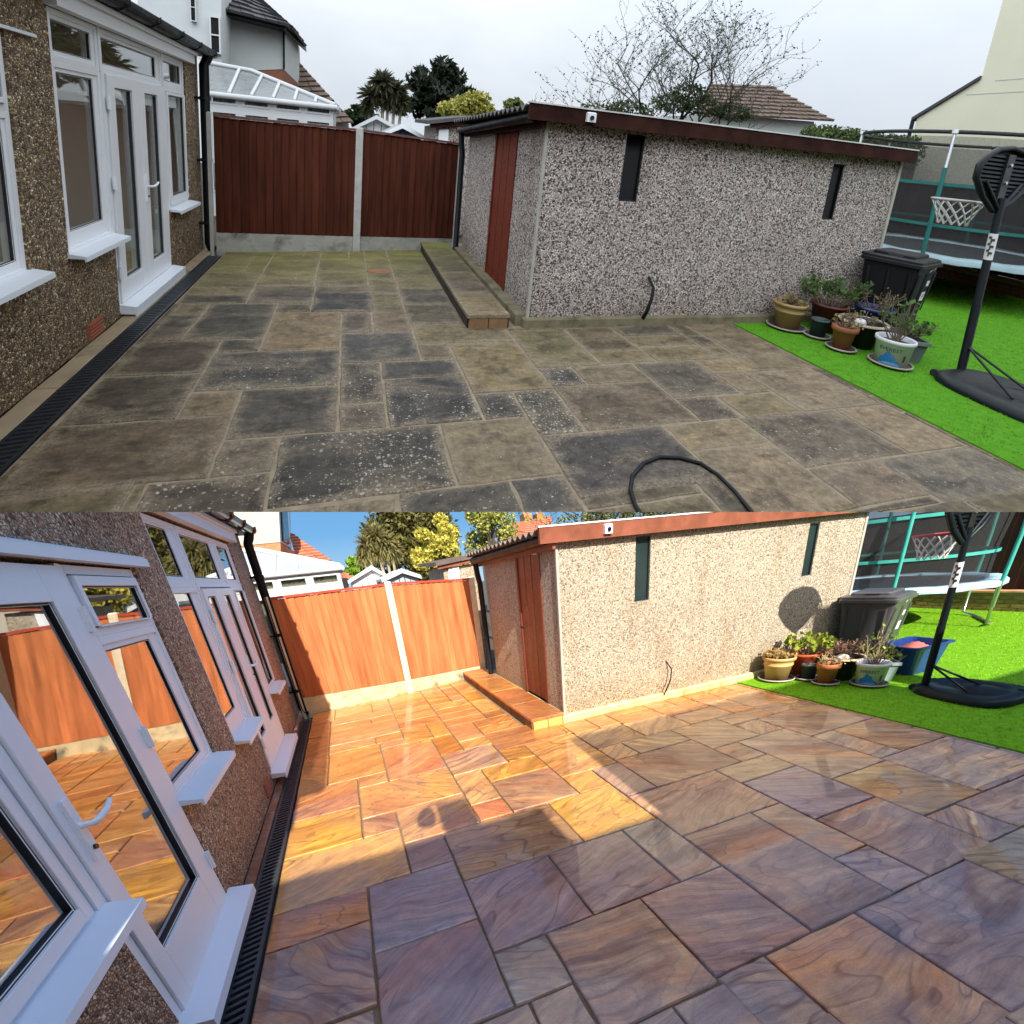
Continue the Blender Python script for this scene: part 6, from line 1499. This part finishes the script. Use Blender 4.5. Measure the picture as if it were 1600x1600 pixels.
pot(P, dgr, plain(P, 'pale_gravel', (.6, .6, .58), .8), 'flower_pot', 'small grey green pot between tan and terracotta pots, '+HERE, (4.98, 3.52), .09, .084, .17, .022, .02, group=A_)
pot(P, ter, M['soil'], 'flower_pot', 'small terracotta plastic pot at the front of the row, '+HERE, (4.95, 3.28), .118, .085, .225, .022, .05, .01, group=A_)
pot(P, blk, M['soil'], 'planter_bowl', 'wide dark bowl with a pale rim behind the terracotta pot, '+HERE, (5.26, 3.34), .20, .14, .26, .006, .02, group=A_)
t = [o for o in bpy.data.objects if o.name.startswith('planter_bowl') and o.type == 'EMPTY'][-1]
MB(P).lathe((5.26, 3.34, .256), [(.186, 0), (.186, .012), (.215, .012), (.215, -.004)], 30).build('rim', plain(P, 'pale_rim', (.60, .42, .22), .6), t)
tag(MB(P).lathe((5.18, 3.30, .235), [(0, .07), (.05, .06), (.07, .03), (.05, 0)], 9, sx=1.4, rot=.5).build('stone', plain(P, 'white_stone', (.72, .70, .66), .8), org=(5.18, 3.3, .235)), 'white stone lying in the wide dark bowl, '+HERE, 'stone')
bucket(P, M, (5.22, 2.99), 'white plastic bucket with a blue mountain print, '+HERE, A_)
trough(P, gg, M['soil'], 'grey green ribbed trough planter beside the white bucket, '+HERE, (5.56, 3.12), .48, .22, .22, .9, A_)
stick_plant(P, 'low_plant', 'dry golden stubble plant in the tan pot, '+HERE, (4.74, 3.74), .24, 40, .11, .15, M['twig'], dry, 9, .04, rng, Cp)
stick_plant(P, 'leafy_plant', 'bushy yellow green plant in the red pot, '+HERE, (5.12, 3.70), .26, 30, .26, .24, M['twig'], grn, 18, .05, rng, Cp)
stick_plant(P, 'low_plant', 'dark straggly plant in the small terracotta pot, '+HERE, (4.95, 3.28), .20, 18, .14, .12, M['twig'], dry, 3, .03, rng, Cp)
stick_plant(P, 'heather_plant', 'purple brown heather growing in the wide dark bowl, '+HERE, (5.32, 3.44), .22, 40, .20, .24, M['twig'], hea, 10, .035, rng, Cp)
stick_plant(P, 'rose_plant', 'bare rose canes standing in the white bucket, '+HERE, (5.22, 2.99), .22, 16, .40, .14, M['twig'], grn, 4, .035, rng, Cp)
stick_plant(P, 'leafy_plant', 'green leaves in the trough planter, '+HERE, (5.56, 3.12), .19, 20, .14, .20, M['twig'], grn, 8, .045, rng, Cp)

# ---- blue tub with a folded red bag
def tub(P, M, c, label, blu):
    t = thing(P, 'storage_tub', label, 'tub', (c[0], c[1], 0)); lv = [(.24, .16, .008), (.30, .20, .31), (.33, .23, .315), (.33, .23, .33), (.29, .19, .33), (.23, .15, .03)]
    v = []
    for a, b, z in lv:
        for (sx, sy) in ((-1, -1), (1, -1), (1, 1), (-1, 1)):
            for k in range(3):
                th = math.atan2(sy, sx)-math.pi/4+math.pi/4*k; v.append((c[0]+sx*(a-.05)+.05*math.cos(th), c[1]+sy*(b-.05)+.05*math.sin(th), z))
    n = 12; f = [(i*n+j, i*n+(j+1) % n, (i+1)*n+(j+1) % n, (i+1)*n+j) for i in range(len(lv)-1) for j in range(n)]+[list(range(5*n, 6*n))]
    MB(P).add(v, f).build('body', blu, t)
    for s_ in (-1, 1): MB(P).tube([(c[0]+s_*.33, c[1]-.08, .315), (c[0]+s_*.36, c[1]-.07, .28), (c[0]+s_*.36, c[1]+.07, .28), (c[0]+s_*.33, c[1]+.08, .315)], .012, 8).build('handle', blu, t)
    return t
tc = (6.05, 3.10)
tub(P, M, tc, 'blue plastic storage tub behind the basketball pole, '+HERE, blu)
q = MB(P); n = 12
vv = [(tc[0]-.22+.44*i/n, tc[1]-.14+.28*j/n, .24+.09*math.exp(-((i/n-.55)**2)*9-((j/n-.5)**2)*5)+.012*math.sin(i*1.9+j*1.3)) for j in range(n+1) for i in range(n+1)]
q.add(vv, [(j*(n+1)+i, j*(n+1)+i+1, (j+1)*(n+1)+i+1, (j+1)*(n+1)+i) for j in range(n) for i in range(n)], 0, True)
tag(q.build('folded_sheet', plain(P, 'red_cloth', (.38, .10, .08), .8, .3, 6), org=(tc[0], tc[1], .24)), 'crumpled dull red sheet lying in the blue tub', 'sheet')

make_bin(P, M, 'grey two wheeled refuse bin by the garage corner, '+HERE, (6.20, 3.70), .26, .66, .58, .865, plain(P, 'grey_bin_plastic', (.075, .075, .08), .35, .2, 5), rng)
make_hoop(P, M, 'black portable basketball stand on the lawn by the blue tub', (5.50, 2.26), (.36, .38), (5.33, 2.54, .06), (5.16, 2.50, 1.50), 2.5, (5.17, 2.53, 1.41), (5.40, 2.84, 1.455), rng)
make_trampoline(P, M, 'netted trampoline with teal poles beyond the garage, '+HERE, (8.86, 5.26), 1.43, .66, 2.32, -.92, rng, rad(216))
boundary(P, M, 10.74, 3.0, 9.0, .34, 1.72, 'low brick wall along the lawn edge, '+HERE, 'dark brown board fence above the low brick wall, '+HERE, rng)

# ---- beyond the fence
c = lambda x, y, Y: P.ony(x, y, Y)
er = c(529, 887, 8.8); rb = c(405, 862, 10.0)
conservatory(P, M, 'white conservatory with a pale panelled roof beyond the fence, '+HERE, 8.8, er, (er[0]-2.3, 10.0, rb[2]+.02), rb, er[0]-2.1, (c(470, 917, 8.8)[2]-.01, c(470, 902, 8.8)[2]+.01), 4, .4)
w = lambda x, y, Y=11.3: P.ony(x, y, Y)
far_house(P, M, 'cream neighbour house with red tiled roof, '+HERE,
    [('wall', [w(300, 860), w(438, 847), w(434, 770), w(300, 740)], (0, 2.5, 0), M['rendered']),
     ('side_wall', [w(438, 847), w(453, 855, 12.6), w(449, 790, 12.6), w(434, 770)], (-.05, 1.0, 0), M['white']),
     ('side_window', [w(441, 846, 11.5), w(450, 851, 12.3), w(447, 800, 12.3), w(438, 790, 11.5)], (.04, -.04, 0), M['dark_pane']),
     ('brick_wall', [w(300, 900), w(440, 895), w(438, 848), w(300, 861)], (0, 2.4, 0), plain(P, 'orange_brick', (.55, .20, .09), .85, .3, 14, .003)),
     ('brick_wall', [w(440, 895), w(476, 900, 12.9), w(470, 868, 12.9), w(438, 848)], (-.05, 1.0, 0), plain(P, 'orange_brick', (.55, .20, .09), .85, .3, 14, .003)),
     ('low_wall', [w(500, 930, 12.0), w(545, 930, 12.0), w(545, 896, 12.0), w(500, 898, 12.0)], (0, .8, 0), M['rendered'])],
    [],
    [(w(466, 885, 12.0), w(520, 878, 12.0), w(452, 833, 13.4), w(457, 834, 13.4), 11, M['red_tile']), (w(520, 903, 11.6), w(552, 903, 11.6), w(528, 893, 12.2), w(532, 893, 12.2), 4, M['red_tile'])], (-1.0, 11.3))
for lab, x, y, wd, Yd, m in (('red roofed house with a brick chimney behind the garage roof, '+HERE, 838, 846, 90, 15.5, M['red_tile']),):
    a, b, t0, t1 = w(790, 842, 15.5), w(862, 838, 15.5), w(800, 818, 17.0), w(862, 806, 17.0)
    t = thing(P, 'neighbour_house', lab, 'house', (a[0], 15.5, 0))
    MB(P).prism([(a[0], 15.6, 0), (b[0], 15.6, 0), (b[0], 15.6, b[2]), (a[0], 15.6, a[2])], (0, 3, 0)).build('wall', M['rendered'], t)
    rf = courses(P, t, 'roof', m, a, b, t0, t1, 9)
    for cxp in (822, 842):
        p = w(cxp, 812, 17.0); ch = MB(P).box(p[0]-.16, p[0]+.16, 16.8, 17.2, p[2]-.6, p[2]+.18).build('chimney', M['brick'], t)
        for dx in (-.08, .08): sub(MB(P).lathe((p[0]+dx, 17.0, p[2]+.18), [(.05, 0), (.04, .18), (.03, .18)], 10), 'chimney_pot', M['red_tile'], ch)
rng2 = np.random.default_rng(5)
p = c(556, 888, 13.0); clump_tree(P, M, 'round_bush', 'round bright green bush beside the neighbour roof, '+HERE, 'bush', (p[0], 13, 0), ((p[0], 13, p[2]), (.37, .33, .27)), leafmat(P, 'bush_leaf', (.05, .12, .01), (.24, .40, .04), 4), 1500, .09, rng2, clumps=24)
p = c(606, 904, 11.5); hs = [(c(x, y, 11.5), R) for x, y, R in ((586, 838, .42), (571, 850, .36), (600, 846, .38), (612, 858, .32), (592, 862, .3), (566, 868, .25))]
spiky_palm(P, M, 'spiky cordyline palm with several pale stems behind the fence, '+HERE, (p[0], 11.5, 0), [(*h_, R) for h_, R in hs], leafmat(P, 'sword_leaf', (.07, .065, .03), (.30, .27, .10), 6), rng2)
p = c(650, 850, 13.0); clump_tree(P, M, 'dark_conifer', 'brownish green spreading conifer behind the fence, '+HERE, 'tree', (p[0], 13, 0), ((p[0], 13, p[2]+.3), (1.2, 1.0, 1.5)), leafmat(P, 'conifer_leaf', (.025, .03, .008), (.19, .17, .05), 2), 15000, .08, np.random.default_rng(4), clumps=80, trunk=.09, long=1.8, shape=conif)
yl = leafmat(P, 'yellow_leaf', (.20, .20, .02), (.66, .58, .12), 4)
p = c(690, 858, 10.0); clump_tree(P, M, 'yellow_shrub', 'bright yellow shrub spilling over the fence, '+HERE, 'shrub', (p[0], 10, 0), ((p[0], 10, p[2]-.0), (.58, .5, .56)), yl, 9000, .06, rng2, clumps=34)
p = c(762, 836, 10.6); clump_tree(P, M, 'green_shrub', 'loose green yellow shrub left of the garage roof, '+HERE, 'shrub', (p[0], 10.6, 0), ((p[0], 10.6, p[2]+.3), (.62, .6, .85)), leafmat(P, 'pale_leaf', (.10, .13, .02), (.46, .46, .12), 4), 7000, .055, rng2, clumps=26)
b0 = P.ony(985, 845, 9.0)
bare_tree(P, M, 'bare branched tree with ivy rising behind the garage, '+HERE, (b0[0], 9.0, 1.0), 3.6, 1.25, leafmat(P, 'bud_leaf', (.06, .07, .02), (.22, .22, .07), 5),
    [(P.ony(x, y, 9.0), (.5, .3, .14), n) for x, y, n in ((940, 806, 500), (1000, 803, 700), (1060, 800, 500), (900, 812, 300))], np.random.default_rng(22), .06)
shed_gable(P, M, 'white canvas gazebo roof beyond the fence, '+HERE, 'gazebo', 'gazebo', c(580, 888, 11.0), c(544, 911, 11.0), c(616, 908, 11.0), 11.0, 1.2, M['white_far'], M['white_far'], plain(P, 'canvas', (.74, .72, .62), .9, .05))
shed_gable(P, M, 'small pale grey summerhouse gable beyond the fence, '+HERE, 'summerhouse', 'summerhouse', c(627, 893, 9.6), c(596, 909, 9.6), c(660, 904, 9.6), 9.6, 1.4, plain(P, 'grey_boards', (.36, .42, .48), .7, .2), M['white_far'], plain(P, 'felt', (.6, .6, .55), .9))
t = thing(P, 'outbuilding', 'small dark roofed outbuilding with white door behind the fence, '+HERE, 'outbuilding', (c(710, 890, 7.9)[0], 7.9, 0))
a0, a1 = c(692, 888, 7.9), c(742, 880, 7.9)
MB(P).prism([(a0[0], 7.9, 0), (a1[0], 7.9, 0), (a1[0], 7.9, a1[2]), (a0[0], 7.9, a0[2])], (0, 1.4, 0)).build('wall', M['garage'], t)
MB(P).prism([c(681, 879, 7.75), c(748, 866, 7.75), c(748, 870, 7.75), c(681, 885, 7.75)], (0, 1.7, .05)).build('roof', M['roof_sheet'], t)
MB(P).prism([c(684, 884, 7.8), c(746, 871, 7.8), c(746, 877, 7.8), c(684, 890, 7.8)], (0, .03, 0)).build('fascia', M['garage_wood'], t)
MB(P).prism([c(701, 888, 7.86), c(717, 885, 7.86), c(719, 925, 7.86), c(702, 925, 7.86)], (0, .03, 0)).build('door', M['white'], t)

# ---- the rest of the house, behind the viewer: its roof line throws the shade over the near paving
t = thing(P, 'house', 'rear of the house behind the viewer, shading the near slabs of the lower garden', 'house', (1.0, -2.0, 0))
for (x0, x1, h_) in ((-1.3, .72, 2.43), (.72, 1.43, 2.14), (1.43, 5.05, 3.06), (5.05, 9.5, 2.40)):
    MB(P).box(x0, x1, -7.5, -1.57, -.1, h_-.06).build('wall', M['house'], t)
    MB(P).bbox(x0-.0, x1, -7.6, -1.55, h_-.055, h_, .03).build('roof', M['dark_tile'], t)
ch = MB(P).box(5.21, 5.60, -1.80, -1.56, 2.0, 4.06).build('chimney', M['brick'], t)
MB(P).box(.02, .26, -1.56, -1.30, 2.37, 2.52).build('viewer_shadow_block', M['dark_metal'], t)  # unseen block added to cast the viewer's own shadow on the slabs
